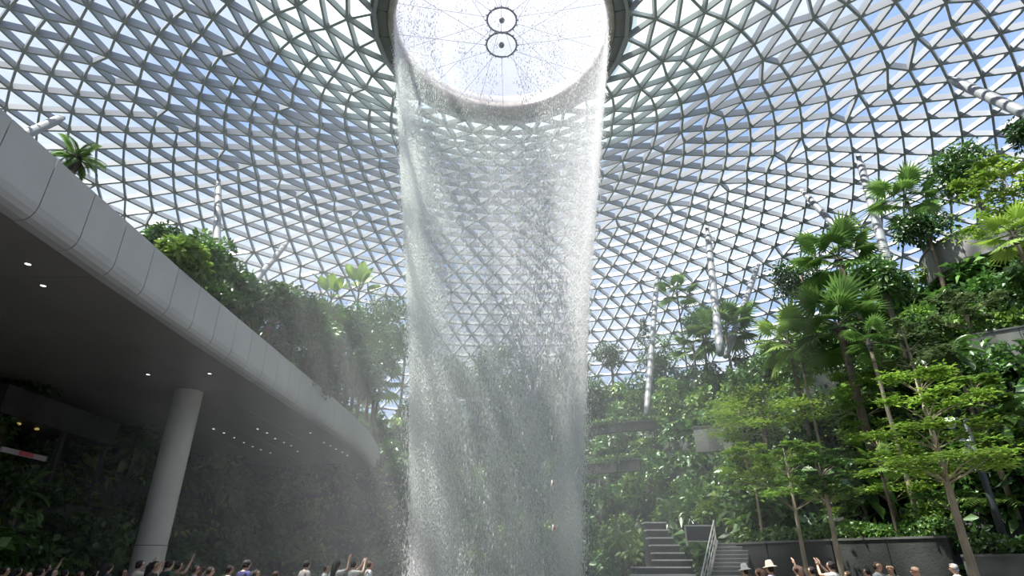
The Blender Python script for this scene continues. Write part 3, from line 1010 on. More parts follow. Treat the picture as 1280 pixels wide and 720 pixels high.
put(palm, 918, 652, 2.4, 34, 'yellow-green tree fern over the stair landing', kind='feather_light', nf=12, rad=0.08, y0=26, lo=-0.6, hi=0.8, name='tree_fern', bark='bark_dark')
put(palm, 776, 672, 2.6, 44, 'drooping yellow-green fern at the waterfall pool edge', kind='feather_light', nf=18, rad=0.10, y0=26, lo=-1.3, hi=0.9, name='tree_fern', bark='bark_dark')
put(palm, 842, 636, 3.0, 50, 'green feather palm above the cascade ledges', kind='feather', nf=13, rad=0.09, y0=26, name='feather_palm')
# over the walkway at left
put(palm, 97, 196, 4.6, 70, 'lone palm rising behind the walkway edge at far left', kind='feather', nf=12, rad=0.12, name='feather_palm', y0=12)
put(broad_tree, 206, 284, 6.0, 62, 'leafy tree nearest the lone palm over the walkway', m='leaf_mid', n=1300, leaf=0.30, y0=24)
put(broad_tree, 262, 296, 8.0, 78, 'broad tree over the walkway beneath the upright strut', m='leaf_mid', n=1400, leaf=0.34, y0=20)
put(broad_tree, 318, 352, 6.5, 74, 'dark tree over the walkway next to the slanting pale strut', m='leaf_dark', n=1400, leaf=0.34, y0=22)
put(broad_tree, 378, 362, 8.0, 80, 'hazy tree over the walkway left of the paddle-leaved plants', m='leaf_mid', n=1400, leaf=0.34, y0=24)
put(broad_tree, 486, 366, 9.0, 70, 'hazy tree touching the left edge of the waterfall', m='leaf_mid', n=1300, leaf=0.36, y0=30)
put(paddle_plant, 418, 348, 8.0, 76, 'big paddle-leaved plant against the glass left of the waterfall', y0=26, n=9)
put(paddle_plant, 452, 338, 8.5, 78, 'second big paddle-leaved plant nearer the waterfall', y0=28, n=10)
put(paddle_plant, 316, 372, 4.0, 40, 'bright green paddle leaves over the walkway edge', y0=20, n=5)
put(palm, 470, 478, 6.0, 76, 'pale fan palm between the walkway end and the waterfall', kind='fan_light', nf=15, rad=0.12, y0=34)
put(palm, 408, 410, 5.0, 66, 'fan palm over the far walkway below the paddle-leaved plants', kind='fan', nf=15, rad=0.12, y0=28)
put(palm, 300, 392, 3.0, 54, 'low feathery palm at the walkway edge', kind='feather', nf=12, rad=0.08, y0=18, name='feather_palm')
put(palm, 232, 322, 3.0, 60, 'feathery palm at the walkway edge below the broad tree', kind='feather_light', nf=12, rad=0.08, y0=16, name='feather_palm')
put(broad_tree, 448, 430, 7.0, 80, 'shaded tree behind the far end of the walkway', m='leaf_dark', n=1200, leaf=0.36, y0=36)
put(broad_tree, 348, 352, 8.0, 66, 'mid green tree over the walkway right of the slanting pale strut', m='leaf_mid', n=1300, leaf=0.36, y0=30)
put(broad_tree, 232, 300, 7.0, 60, 'light green tree over the walkway left of the upright strut', m='leaf_light', n=1300, leaf=0.34, y0=20)
put(broad_tree, 290, 330, 8.0, 66, 'green tree between the two struts over the walkway', m='leaf_mid', n=1300, leaf=0.36, y0=26)
put(broad_tree, 424, 392, 8.0, 74, 'dull green tree under the paddle-leaved plants', m='leaf_dark', n=1400, leaf=0.38, y0=34)
put(broad_tree, 470, 410, 8.0, 74, 'dull green tree left of the waterfall above the pale fan palm', m='leaf_mid', n=1400, leaf=0.38, y0=38)
put(broad_tree, 510, 400, 8.5, 70, 'hazy tree behind the left rim of the waterfall', m='leaf_mid', n=1300, leaf=0.38, y0=40)
put(broad_tree, 395, 440, 6.0, 70, 'dark tree over the far part of the walkway', m='leaf_dark', n=1300, leaf=0.36, y0=30)
put(broad_tree, 355, 400, 6.0, 70, 'shady tree at the walkway edge under the mid green tree', m='leaf_dark', n=1300, leaf=0.34, y0=24)
put(broad_tree, 436, 372, 9.0, 84, 'full hazy tree directly under the paddle-leaved plants', m='leaf_mid', n=1500, leaf=0.38, y0=36)
put(broad_tree, 478, 392, 9.0, 80, 'full dark tree against the left side of the waterfall', m='leaf_dark', n=1500, leaf=0.38, y0=40)
put(broad_tree, 395, 384, 8.0, 76, 'full tree over the walkway left of the fan palm', m='leaf_mid', n=1500, leaf=0.36, y0=32)
put(broad_tree, 456, 440, 7.0, 84, 'shadowed tree close over the far walkway end', m='leaf_dark', n=1500, leaf=0.36, y0=36)
# behind the falling water
put(broad_tree, 590, 452, 6.5, 70, 'misty dark tree behind the waterfall left of its middle', m='leaf_dark', n=1200, leaf=0.40)
put(broad_tree, 640, 462, 6.0, 76, 'low misty tree behind the middle of the waterfall', m='leaf_mid', n=1200, leaf=0.40)
put(broad_tree, 694, 470, 6.0, 70, 'low misty tree behind the right half of the waterfall', m='leaf_mid', n=1200, leaf=0.40)
put(broad_tree, 540, 470, 6.0, 70, 'low misty tree behind the left edge of the waterfall', m='leaf_mid', n=1200, leaf=0.40)
put(broad_tree, 738, 470, 6.0, 60, 'low tree at the right rim of the waterfall', m='leaf_mid', n=1100, leaf=0.38)
put(broad_tree, 560, 440, 7.0, 74, 'misty tree behind the left half of the waterfall', m='leaf_mid', n=1200, leaf=0.38)
put(broad_tree, 618, 428, 7.5, 70, 'misty tree behind the middle of the waterfall', m='leaf_mid', n=1200, leaf=0.38)
put(broad_tree, 668, 440, 6.5, 74, 'misty dark tree behind the waterfall right of its middle', m='leaf_dark', n=1200, leaf=0.38)
put(broad_tree, 716, 446, 6.5, 60, 'misty tree behind the right edge of the waterfall', m='leaf_mid', n=1100, leaf=0.38)
# shaded garden under the walkway
def low(fn, px, py, y, h, wpx, label, **kw):
    y = 20.0
    while y < 40:
        p = at_y(px, py, y)
        g = free_ground(p.x, p.y)
        if g > 0.3 and p.z - g <= h:
            break
        y += 0.3
    return fn(label, p, g, wpx * 0.5 * mpp(p), **kw)
low(paddle_plant, 116, 566, 27, 2.4, 56, 'broad pale-leaved plant in the shade left of the column', kind='paddle', n=10, hi=1.2, lo=-0.1)
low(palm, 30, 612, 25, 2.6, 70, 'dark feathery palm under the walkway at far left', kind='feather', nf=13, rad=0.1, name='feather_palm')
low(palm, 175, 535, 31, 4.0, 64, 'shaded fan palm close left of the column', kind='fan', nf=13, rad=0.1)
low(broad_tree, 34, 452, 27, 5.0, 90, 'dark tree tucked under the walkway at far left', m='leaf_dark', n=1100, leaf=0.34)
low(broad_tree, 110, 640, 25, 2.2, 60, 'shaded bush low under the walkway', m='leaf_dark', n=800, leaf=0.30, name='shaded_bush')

# ------------------------------------------------------------------ undergrowth: one object for every shrub
ZONES = [('right_front', 'front slope of the right hillside'), ('right_top', 'upper right hillside'), ('back', 'terraces behind the waterfall'),
         ('left_top', 'planting over the walkway'), ('left_low', 'shaded slope under the walkway')]
LAB = {'fine': 'bushy small-leaved green shrub', 'dark': 'dense dark-leaved shrub', 'broad': 'large-leaved green shrub', 'light': 'light green leafy shrub',
       'yellow': 'yellow-green leafy shrub', 'fern': 'arching green fern'}
def proj(p):
    v = p - Vector((0, 0, EYE))
    d = v.y * math.cos(PITCH) + v.z * math.sin(PITCH)
    if d < 1:
        return None
    return 640 + FPX * v.x / d, 360 - FPX * (-v.y * math.sin(PITCH) + v.z * math.cos(PITCH)) / d, d
NAME = {'fine': 'small_leaved_shrub', 'dark': 'dark_shrub', 'broad': 'large_leaved_shrub', 'light': 'light_green_shrub', 'yellow': 'yellow_green_shrub', 'fern': 'fern_plant'}
placed = {}
cnt = {k: 0 for k in LAB}
rs = random.Random(23)
NC = 16000
cx = NR.uniform(-40, 46, NC); cy = NR.uniform(10, 80, NC)
cz_ = terrain(cx, cy)
cd_ = front_dist(cx, cy)
for x, y, z, fd in zip(cx.tolist(), cy.tolist(), cz_.tolist(), cd_.tolist()):
    if x > 8 and fd < 1.7:
        continue
    if x < walk_x(y) - 0.9 and x > -28 and 21 < y < 58 and rs.random() < 0.5:
        z = ZT; zone = 'left_top'
    else:
        if math.hypot(x - O.x, y - O.y) > 56 or z < 0.3:
            continue
        if x < -19.5 and y < 58 and z > ZB - 2.2 and x > -31.5:
            continue
        zone = 'left_low' if (x < -14 and y < 46 and z < ZB) else 'left_top' if x < -12 else 'back' if x < 7 else 'right_front' if z < 6 else 'right_top'
    q = proj(Vector((x, y, z + 1)))
    if q is None or not (-40 < q[0] < 1320 and 60 < q[1] < 735):
        continue
    md = (1.0 + 0.016 * q[2]) * (0.8 if zone == 'left_top' else 1.0)
    key = (int(x // 2.5), int(y // 2.5))
    if any((x - a) ** 2 + (y - b) ** 2 < md * md and abs(z - c) < 2 for i in (-1, 0, 1) for j in (-1, 0, 1) for a, b, c in placed.get((key[0] + i, key[1] + j), ())):
        continue
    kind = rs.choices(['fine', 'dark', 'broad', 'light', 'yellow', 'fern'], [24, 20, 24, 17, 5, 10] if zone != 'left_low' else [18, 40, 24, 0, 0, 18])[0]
    if cnt[kind] >= 290:
        continue
    placed.setdefault(key, []).append((x, y, z)); cnt[kind] += 1
    me = rs.choice(SHRUB[kind])
    s = rs.uniform(1.1, 1.9) * ((0.75 if x > walk_x(y) - 2.5 else 0.9 if y < 30 else 1.3) if zone == 'left_top' else 1.25 if zone == 'back' else 1.0)
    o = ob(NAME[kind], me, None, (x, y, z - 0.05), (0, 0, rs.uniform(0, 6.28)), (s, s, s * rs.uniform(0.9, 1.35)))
    if zone == 'left_top':
        zl = 'above the walkway near the lone palm' if q[0] < 250 else 'above the walkway by the slanting struts' if q[0] < 400 else 'above the walkway close to the waterfall'
    elif zone == 'left_low':
        zl = 'in the shade under the walkway left of the column' if q[0] < 210 else 'in the shade under the walkway right of the column'
    elif zone == 'back':
        zl = 'behind the waterfall, left half' if q[0] < 620 else 'behind the waterfall, right half'
    else:
        col = 'just right of the waterfall' if q[0] < 820 else 'above the stairs' if q[0] < 930 else 'around the tall hillside palms' if q[0] < 1080 else 'around the flat-topped trees' if q[0] < 1190 else 'near the right frame edge'
        zl = ('low ' if q[1] > 560 else 'half way up ' if q[1] > 420 else 'high up ') + col
    tag(o, LAB[kind] + ' ' + zl, 'fern' if kind == 'fern' else 'shrub', kind + ' undergrowth ' + zl)
print('shrubs', cnt)

# climbing and hanging leaves that clothe the terrace faces
n = 260000
X = NR.uniform(-40, 46, n); Y = NR.uniform(10, 82, n)
Z = terrain(X, Y)
e = 0.25
dzx = (terrain(X + e, Y) - terrain(X - e, Y)) / (2 * e); dzy = (terrain(X, Y + e) - terrain(X, Y - e)) / (2 * e)
steep = np.hypot(dzx, dzy)
keep = (Z > 0.3) & (np.hypot(X - O.x, Y - O.y) < 58) & ~((X < -19.5) & (Z > ZB - 0.9) & (Y < 58) & (X > -31)) & (NR.uniform(0, 1, n) < np.clip(0.28 + steep * 0.5, 0, 1))
d_ = Y * math.cos(PITCH) + (Z - EYE) * math.sin(PITCH)
keep &= (np.abs(X / d_) < 0.95) & ((X < 8) | (front_dist(X, Y) > 0.9))
X, Y, Z, dzx, dzy = X[keep], Y[keep], Z[keep], dzx[keep], dzy[keep]
nn = unit(np.stack([-dzx, -dzy, np.ones_like(X)], -1))
P = np.stack([X, Y, Z], -1) + nn * NR.uniform(0.0, 0.35, (len(X), 1))
D = nn * 0.7 + NR.normal(0, 0.6, (len(X), 3)); D[:, 2] -= 0.5
Lf = NR.uniform(0.28, 0.62, len(X))
me = leaf_cloud('climbing_foliage', P, D, nn + NR.normal(0, 0.4, (len(X), 3)), Lf, Lf * 0.55, 0.3, [M['leaf_dark'], M['leaf_mid'], M['leaf_light']], NR.choice([0, 1, 2], len(X), p=[0.5, 0.4, 0.1]))
tag(ob('climbing_foliage', me), 'climbing and hanging leaves covering the terrace faces', 'foliage', None, 'stuff')
print('climb', len(X))
# ------------------------------------------------------------------ falling water
def water_mat():
    m = bpy.data.materials.new('water_drops')
    m.use_nodes = True
    n = m.node_tree.nodes; l = m.node_tree.links
    n.clear()
    out = n.new('ShaderNodeOutputMaterial')
    d = n.new('ShaderNodeBsdfDiffuse'); d.inputs['Color'].default_value = (0.95, 0.96, 0.97, 1)
    t = n.new('ShaderNodeBsdfTranslucent'); t.inputs['Color'].default_value = (0.95, 0.96, 0.97, 1)
    x = n.new('ShaderNodeMixShader'); x.inputs[0].default_value = 0.5
    l.new(d.outputs[0], x.inputs[1]); l.new(t.outputs[0], x.inputs[2]); l.new(x.outputs[0], out.inputs['Surface'])
    return m
M['water'] = water_mat()
ZR = [(-3, 3.7), (1.65, 3.85), (8, 4.35), (14.9, 5.0), (23.3, 6.15), (31, 7.2), (36.5, 7.95), (38.6, 8.15)]
def water_r(z):
    return np.interp(z, [a for a, b in ZR], [b for a, b in ZR])
def drops(n, sig0, sig1, zlo, zhi, wid, lng, name, parent, seed, modulate=True):
    R = np.random.default_rng(seed)
    th = R.uniform(0, 2 * math.pi, n * 3)
    if modulate:
        w = 0.42 + 0.30 * np.sin(5 * th + 0.7) + 0.22 * np.sin(11 * th + 2.0) + 0.18 * np.sin(23 * th + 1.1)
        w += 0.75 * np.exp(-((np.cos(th) + 1) / 0.10) ** 2) + 0.35 * np.exp(-((np.cos(th) - 1) / 0.10) ** 2)
        th = th[R.uniform(0, 1.3, len(th)) < w][:n]
    else:
        th = th[:n]
    n = len(th)
    h = R.uniform(0, 1, n) ** 0.66
    z = zhi - h * (zhi - zlo)
    f = (zhi - z) / (zhi - zlo)
    sg = sig0 + (sig1 - sig0) * f ** 1.3
    rr = water_r(z) + R.normal(0, 1, n) * sg
    s = R.uniform(0.5, 1.5, n)
    wv = wid * s * R.uniform(0.7, 1.2, n); lv = lng * s * R.uniform(0.5, 1.6, n)
    c = np.stack([rr * np.cos(th), rr * np.sin(th), z], -1)
    offs = np.array([[0, 0, 1], [1, 0, -0.1], [-0.5, 0.87, -0.1], [-0.5, -0.87, -0.1], [0, 0, -0.8]])
    a = R.uniform(0, 6.28, n)
    ox = offs[None, :, 0] * np.cos(a)[:, None] - offs[None, :, 1] * np.sin(a)[:, None]
    oy = offs[None, :, 0] * np.sin(a)[:, None] + offs[None, :, 1] * np.cos(a)[:, None]
    V = np.stack([c[:, None, 0] + ox * wv[:, None], c[:, None, 1] + oy * wv[:, None], c[:, None, 2] + offs[None, :, 2] * lv[:, None]], -1).reshape(-1, 3)
    T = np.array([[0, 1, 2], [0, 2, 3], [0, 3, 1], [4, 2, 1], [4, 3, 2], [4, 1, 3]])
    F = (T[None] + 5 * np.arange(n)[:, None, None]).reshape(-1, 3)
    me = bpy.data.meshes.new(name)
    me.vertices.add(len(V)); me.vertices.foreach_set('co', V.ravel())
    me.loops.add(F.size); me.loops.foreach_set('vertex_index', F.ravel().astype(np.int32))
    me.polygons.add(len(F)); me.polygons.foreach_set('loop_start', np.arange(0, F.size, 3).astype(np.int32))
    me.materials.append(M['water'])
    me.update(calc_edges=True)
    o = ob(name, me, parent)
    o['kind'] = 'stuff'
    return o
fall = thing('waterfall', 'tall round curtain of white water falling from the roof opening', 'waterfall', (O.x, O.y, 0))
drops(180000, 0.12, 0.34, -2.5, 38.5, 0.017, 0.085, 'water_curtain', fall, 3)
drops(45000, 0.45, 1.3, -2.5, 34, 0.013, 0.022, 'spray', fall, 4, False)
# fine mist: the water curtain itself and the drifting cloud around its foot
def vol_mat(name, dens, col=(0.97, 0.98, 1.0), g=0.2):
    m = bpy.data.materials.new(name)
    m.use_nodes = True
    n = m.node_tree.nodes; l = m.node_tree.links
    n.clear()
    out = n.new('ShaderNodeOutputMaterial')
    v = n.new('ShaderNodeVolumeScatter')
    v.inputs['Density'].default_value = dens
    v.inputs['Color'].default_value = (*col, 1)
    v.inputs['Anisotropy'].default_value = g
    l.new(v.outputs[0], out.inputs['Volume'])
    return m
mb = MB()
zs = [38.4, 34, 30, 26, 22, 18, 14, 10, 6, 2, -2]
th_ = lambda z: 0.08 + 0.32 * min(1.0, (38.4 - z) / 26.0)
outer = [(float(water_r(z)) + th_(z), z) for z in zs]
inner = [(float(water_r(z)) - th_(z), z) for z in reversed(zs)]
mb.lathe(list(reversed(outer + inner)), 64, True)
o = mb.obj('curtain_mist', vol_mat('curtain_mist', 0.34), fall)
o['kind'] = 'stuff'
hz = thing('drifting_mist', 'thin grey mist drifting around the foot of the waterfall', 'mist', (O.x - 2.0, O.y, 0))
hz['kind'] = 'stuff'
mist = vol_mat('drifting_mist', 0.0026)
for k in range(6):
    f = 0.42 + 0.135 * k
    mb = MB()
    mb.lathe([(0.0, -1.5 - 0.1 * k), (14.0 * f, -1.5 - 0.1 * k), (17.0 * f, 4), (16.5 * f, 4 + 8 * f), (14 * f, 4 + 15 * f), (9 * f, 4 + 20 * f), (4 * f, 4 + 23 * f), (0.0, 4 + 24.0 * f)], 40)
    mb.obj('mist_layer', mist, hz)['kind'] = 'stuff'
# ------------------------------------------------------------------ front walls, hedges, stairs, planters, lamp post
def wall_run(name, label, pts, z0, z1, th, panel, m, coping=0.08):
    t = thing(name, label, 'wall', (pts[0][0], pts[0][1], 0))
    base = Vector((pts[0][0], pts[0][1], 0))
    for (x0, y0), (x1, y1) in zip(pts, pts[1:]):
        a = Vector((x0, y0, 0)); b = Vector((x1, y1, 0))
        L = (b - a).length
        n = max(1, round(L / panel))
        for k in range(n):
            p = a.lerp(b, k / n); q = a.lerp(b, (k + 1) / n)
            d = (q - p).normalized() * 0.012
            mbw = MB()
            mid = Vector((0, 0, (z0 + z1 - coping) / 2))
            mbw.bar(p + d + mid - base, q - d + mid - base, th, z1 - z0 - coping, Vector((0, 0, 1)))
            mbw.obj('wall_panel', m, t)
        mbw = MB()
        mid = Vector((0, 0, z1 - coping / 2))
        mbw.bar(a + mid - base, b + mid - base, th + 0.1, coping, Vector((0, 0, 1)))
        mbw.obj('coping', M['stone'], t)
    return t
def hedge(label, pts, z0, h, w, n, m='leaf_mid'):
    base = Vector((pts[0][0], pts[0][1], z0))
    t = thing('clipped_hedge', label, 'hedge', base)
    seg = [(Vector((a[0], a[1], 0)), Vector((b[0], b[1], 0))) for a, b in zip(pts, pts[1:])]
    Ls = [(b - a).length for a, b in seg]
    P, N = [], []
    for a, b in seg:
        mbw = MB()
        mbw.bar(a - base + Vector((0, 0, z0 + h * 0.25)), b - base + Vector((0, 0, z0 + h * 0.25)), w * 0.5, h * 0.5, Vector((0, 0, 1)))
        mbw.obj('branch_core', M['bark_dark'], t)
    for k in range(n):
        r = RNG.uniform(0, sum(Ls)); i = 0
        while r > Ls[i]:
            r -= Ls[i]; i += 1
        a, b = seg[i]
        d = (b - a).normalized(); s = Vector((d.y, -d.x, 0))
        an = RNG.uniform(-0.75, math.pi + 0.75)
        nn_ = s * math.cos(an) + Vector((0, 0, 1)) * math.sin(an)
        bump = 0.8 + 0.25 * math.sin(r * 2.1 + i) + RNG.uniform(-0.12, 0.12)
        P.append(tuple(a + d * r - base + Vector((0, 0, z0 + h * 0.3)) + Vector((nn_.x * w * 0.5, nn_.y * w * 0.5, nn_.z * h * 0.6)) * bump)); N.append(tuple(nn_))
    N = np.array(N)
    D = N * 0.6 + NR.normal(0, 0.7, (n, 3))
    me = leaf_cloud('foliage', P, D, N + NR.normal(0, 0.4, (n, 3)), NR.uniform(0.14, 0.30, n), NR.uniform(0.09, 0.17, n), 0.25, [M[m], M['leaf_light']], NR.choice([0, 1], n, p=[0.7, 0.3]))
    ob('foliage', me, t)['kind'] = 'stuff'
    return t
W1 = [(25.0, 7.0), (21.0, 13.5), (17.0, 19.4), (15.4, 21.8)]
W2 = [(15.9, 23.0), (13.2, 26.0), (11.6, 28.6), (10.9, 31.2)]
wall_run('planter_wall', 'low grey planter wall at the bottom right behind the man in white', W1, -0.1, 2.0, 0.35, 2.2, M['stone'])
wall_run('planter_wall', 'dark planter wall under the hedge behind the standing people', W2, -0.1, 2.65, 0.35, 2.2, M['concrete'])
def shift(pts, d):
    return [(x + d, y + d * 0.6) for x, y in pts]
hedge('leafy hedge on the low grey planter wall at the bottom right', shift(W1, 0.55), 1.95, 0.75, 0.9, 3600)
hedge('leafy hedge along the top of the dark planter wall', shift(W2, 0.55), 2.55, 0.75, 1.1, 3800)

# stairs with rail
st = thing('garden_stairs', 'grey stone stairs with a slanting handrail right of the waterfall', 'stairs', (7.95, 27.4, -0.1), math.radians(-30))
mb = MB(); mb.box((0, 0, 0), (1.5, 0.29, 0.15)); step_me = mb.build('step', M['stone'])
mb = MB(); mb.box((0, -0.015, 0.15), (1.5, 0.05, 0.175)); nose_me = mb.build('nosing', M['nosing'])
for i in range(16):
    mbs = MB(); mbs.box((0, 0, 0), (1.5, 0.29 if i < 15 else 1.6, 0.15 + 0.172 * i))
    s_ = mbs.obj('step', M['stone'], st, (0, 0.285 * i, 0))
    ob('nosing', nose_me, s_, (0, 0, 0.172 * i))
mb = MB()
for dz in (0.95, 0.62, 0.30):
    mb = MB(); mb.tube([(-0.06, 0.0, dz + 0.1), (-0.06, 4.45, dz + 2.85)], 0.035 if dz > 0.9 else 0.02, 8)
    mb.obj('rail', M['nosing'], st)
for k in range(6):
    mb = MB(); yk = 0.1 + 0.86 * k; zk = 0.1 + 2.75 * yk / 4.45
    mb.tube([(-0.06, yk, zk - 0.1), (-0.06, yk, zk + 0.95)], 0.028, 6)
    mb.obj('baluster', M['nosing'], st)
mb = MB(); mb.box((-0.18, 0, 0), (-0.10, 4.7, 0.25)); 
side = MB(); side.add([(-0.14, 0, -0.05), (-0.14, 4.7, -0.05), (-0.14, 4.7, 2.9), (-0.14, 0, 0.12), (-0.02, 0, -0.05), (-0.02, 4.7, -0.05), (-0.02, 4.7, 2.9), (-0.02, 0, 0.12)],
         [(0, 1, 2, 3), (7, 6, 5, 4), (0, 4, 5, 1), (1, 5, 6, 2), (2, 6, 7, 3), (3, 7, 4, 0)])
side.obj('stringer', M['stone'], st)
# cascade ledges
cs = thing('stepped_cascade', 'stone cascade ledges with pale edges between waterfall and stairs', 'cascade', (5.8, 30.8, -0.1))
for i, (x0, x1, y0, y1, z) in enumerate([(0, 2.9, 0, 1.0, 1.38), (0.3, 3.0, 1.0, 2.0, 1.72), (1.6, 3.4, 2.0, 3.0, 2.05), (1.75, 3.3, 3.0, 3.8, 2.4), (1.85, 3.3, 3.8, 4.6, 2.8), (1.9, 3.2, 4.6, 5.4, 3.2), (2.0, 3.2, 5.4, 6.2, 3.65), (2.1, 3.3, 6.2, 7.2, 4.1)]):
    mb = MB(); mb.box((x0, y0, 0), (x1, y1, z - 0.07)); b_ = mb.obj('ledge', M['concrete'], cs)
    mb = MB(); mb.box((x0 - 0.04, y0 - 0.06, z - 0.07), (x1 + 0.04, y1, z)); mb.obj('edge_stone', M['nosing'], b_)
# framed board above the stairs
fb = thing('framed_board', 'grey framed board above the stairs', 'board', (10.0, 33.4, 2.6))
mb = MB(); mb.box((-0.75, 0, 0.25), (0.7, 0.05, 0.95)); mb.obj('panel', M['steel_dark'], fb)
for a, b in (((-0.8, 0, 0), (-0.72, 0.08, 1.0)), ((0.68, 0, 0), (0.76, 0.08, 1.0)), ((-0.8, 0, 0.95), (0.76, 0.08, 1.03)), ((-0.8, 0, 0.2), (0.76, 0.08, 0.26))):
    mb = MB(); mb.box(a, b); mb.obj('frame_bar', M['nosing'], fb)
# curved balcony at upper right
M['balcony'] = mat('balcony_cladding', (0.20, 0.195, 0.19), 0.6, 0, 0.2, 1.5)
M['balcony_under'] = mat('balcony_soffit', (0.62, 0.63, 0.55), 0.6, 0, 0.05, 1)
bc = thing('curved_balcony', 'grey rounded balcony jutting from the upper right hillside', 'balcony', (35.0, 36.0, 12.0))
for k in range(16):
    mbp = MB()
    a0, a1 = 2 * math.pi * k / 16 + 0.004, 2 * math.pi * (k + 1) / 16 - 0.004
    vs = []
    for q in range(5):
        a = a0 + (a1 - a0) * q / 4
        for r, z in ((5.0, 8.05), (5.0, 10.2), (4.8, 10.2), (4.8, 8.05)):
            vs.append((r * math.cos(a), r * math.sin(a), z))
    fcs = []
    for q in range(4):
        for e in range(4):
            fcs.append((q * 4 + e, q * 4 + 4 + e, q * 4 + 4 + (e + 1) % 4, q * 4 + (e + 1) % 4))
    fcs += [(0, 1, 2, 3), (19, 18, 17, 16)]
    mbp.add(vs, fcs)
    mbp.obj('fascia_panel', M['balcony'], bc)
mb = MB(); mb.lathe([(0.0, 8.1), (4.85, 8.1), (4.85, 8.4), (0.0, 8.4)], 48); mb.obj('underside', M['balcony_under'], bc)
mb = MB(); mb.lathe([(0.0, 0.0), (1.2, 0.0), (1.2, 8.1), (0.0, 8.1)], 24); mb.obj('stem_column', M['concrete'], bc)
mb = MB(); mb.lathe([(4.7, 10.16), (5.06, 10.16), (5.06, 10.26), (4.7, 10.26)], 48, True); mb.obj('coping', M['stone'], bc)
# straight planter wall at right edge
wall_run('terrace_wall', 'straight grey terrace wall at the right edge half way up the hillside', [(22.9, 27.6), (26.4, 25.2), (31.5, 21.5)], 10.3, 12.1, 0.7, 1.9, M['balcony'])
wall_run('terrace_wall', 'short grey planter wall on the hillside above the stairs', [(14.4, 46.4), (16.4, 45.6), (17.6, 44.2)], 9.6, 11.6, 0.5, 1.2, M['balcony'])
wall_run('terrace_wall', 'dark terrace wall just right of the waterfall foot', [(5.0, 50.5), (8.4, 47.4), (10.0, 46.6)], 8.3, 9.2, 0.5, 2.0, M['concrete'])
wall_run('terrace_wall', 'upper dark terrace wall right of the waterfall', [(5.0, 52.0), (9.0, 49.2), (12.0, 48.4)], 11.8, 12.6, 0.5, 2.0, M['concrete'])
wall_run('terrace_wall', 'dark wall in the gap beneath the tall hillside palms', [(20.0, 38.5), (23.5, 36.0)], 11.0, 13.6, 0.5, 1.8, M['concrete'])
hedge('trailing hedge on the dark terrace wall just right of the waterfall foot', [(5.0, 50.7), (8.4, 47.6), (10.0, 46.8)], 9.15, 0.55, 0.9, 1500)
hedge('trailing hedge on the upper dark terrace wall right of the waterfall', [(5.0, 52.2), (9.0, 49.4), (12.0, 48.6)], 12.55, 0.5, 0.9, 1500)
hedge('trailing hedge on the straight terrace wall at the right edge', [(23.2, 28.0), (26.7, 25.6), (31.8, 21.9)], 12.05, 0.6, 0.9, 1500)
# lamp post
lp = thing('lamp_post', 'dark lamp post with floodlights at the right behind the hedge', 'lamp post', (17.15, 22.0, 1.2))
mb = MB(); mb.tube([(0, 0, -0.2), (0, 0, 2.6), (0, 0, 5.5)], [0.13, 0.12, 0.10], 10); mb.obj('pole', M['steel_dark'], lp, smooth=True)
mb = MB(); mb.tube([(-0.75, 0, 5.45), (0.15, 0, 5.45)], 0.05, 8); mb.obj('crossarm', M['steel_dark'], lp)
M['housing'] = mat('lamp_housing', (0.62, 0.63, 0.62), 0.4)
for k, (x, z) in enumerate(((-0.6, 5.15), (-0.35, 4.35), (-0.32, 3.9))):
    mb = MB()
    mb.lathe([(0.0, 0.0), (0.11, 0.0), (0.17, 0.16), (0.18, 0.34), (0.0, 0.36)], 14)
    f_ = mb.obj('floodlight', M['housing'], lp, (x, -0.05, z), rot=(0.5, -0.4, 0))
    mb = MB(); mb.bar((0, 0, 0.3), (0, 0, 0.5) if k == 0 else (0.3, 0.05, 0.35), 0.04, 0.04, Vector((0, 1, 0))); mb.obj('bracket', M['steel_dark'], f_)
# dim terrace shop under the walkway
sh = thing('terrace_shop', 'dim terrace shopfront with a pink lit band under the walkway', 'shopfront', (-24.6, 30.5, 4.6))
mb = MB(); mb.box((-2.6, -4.2, 3.4), (1.2, 4.2, 4.7)); mb.obj('overhang', M['concrete'], sh)
mb = MB(); mb.box((-2.6, -4.2, 0), (-2.4, 4.2, 3.4)); mb.obj('back_wall', mat('maroon_wall', (0.08, 0.03, 0.035), 0.7), sh)
mb = MB(); mb.box((-2.6, -4.2, -2.5), (1.0, 4.2, 0.0)); mb.obj('plinth', M['concrete'], sh)
def glow(name, col, s):
    m = bpy.data.materials.new(name); m.use_nodes = True
    b = m.node_tree.nodes['Principled BSDF']
    b.inputs['Base Color'].default_value = (*col, 1)
    b.inputs['Emission Color'].default_value = (*col, 1); b.inputs['Emission Strength'].default_value = s
    return m
mb = MB(); mb.box((1.02, -3.2, 1.80), (1.12, -0.4, 2.02)); bd = mb.obj('lit_band', glow('pale_sign', (0.3, 0.26, 0.28), 0.08), sh)
mb = MB(); mb.box((1.13, -2.2, 1.81), (1.16, -1.3, 2.01)); mb.obj('red_patch', glow('red_sign', (0.4, 0.07, 0.09), 0.08), bd)
for yy in (-2.2, -1.0):
    mb = MB(); mb.lathe([(0.0, 0.0), (0.09, 0.02), (0.11, 0.09), (0.0, 0.14)], 10); mb.obj('ceiling_lamp', glow('warm_lamp', (1.0, 0.72, 0.25), 0.3), sh, (0.6, yy, 3.22))
for yy in (-3.9, 0.4, 3.9):
    mb = MB(); mb.box((0.85, yy - 0.12, 0), (1.05, yy + 0.12, 3.4)); mb.obj('pillar', M['concrete'], sh)
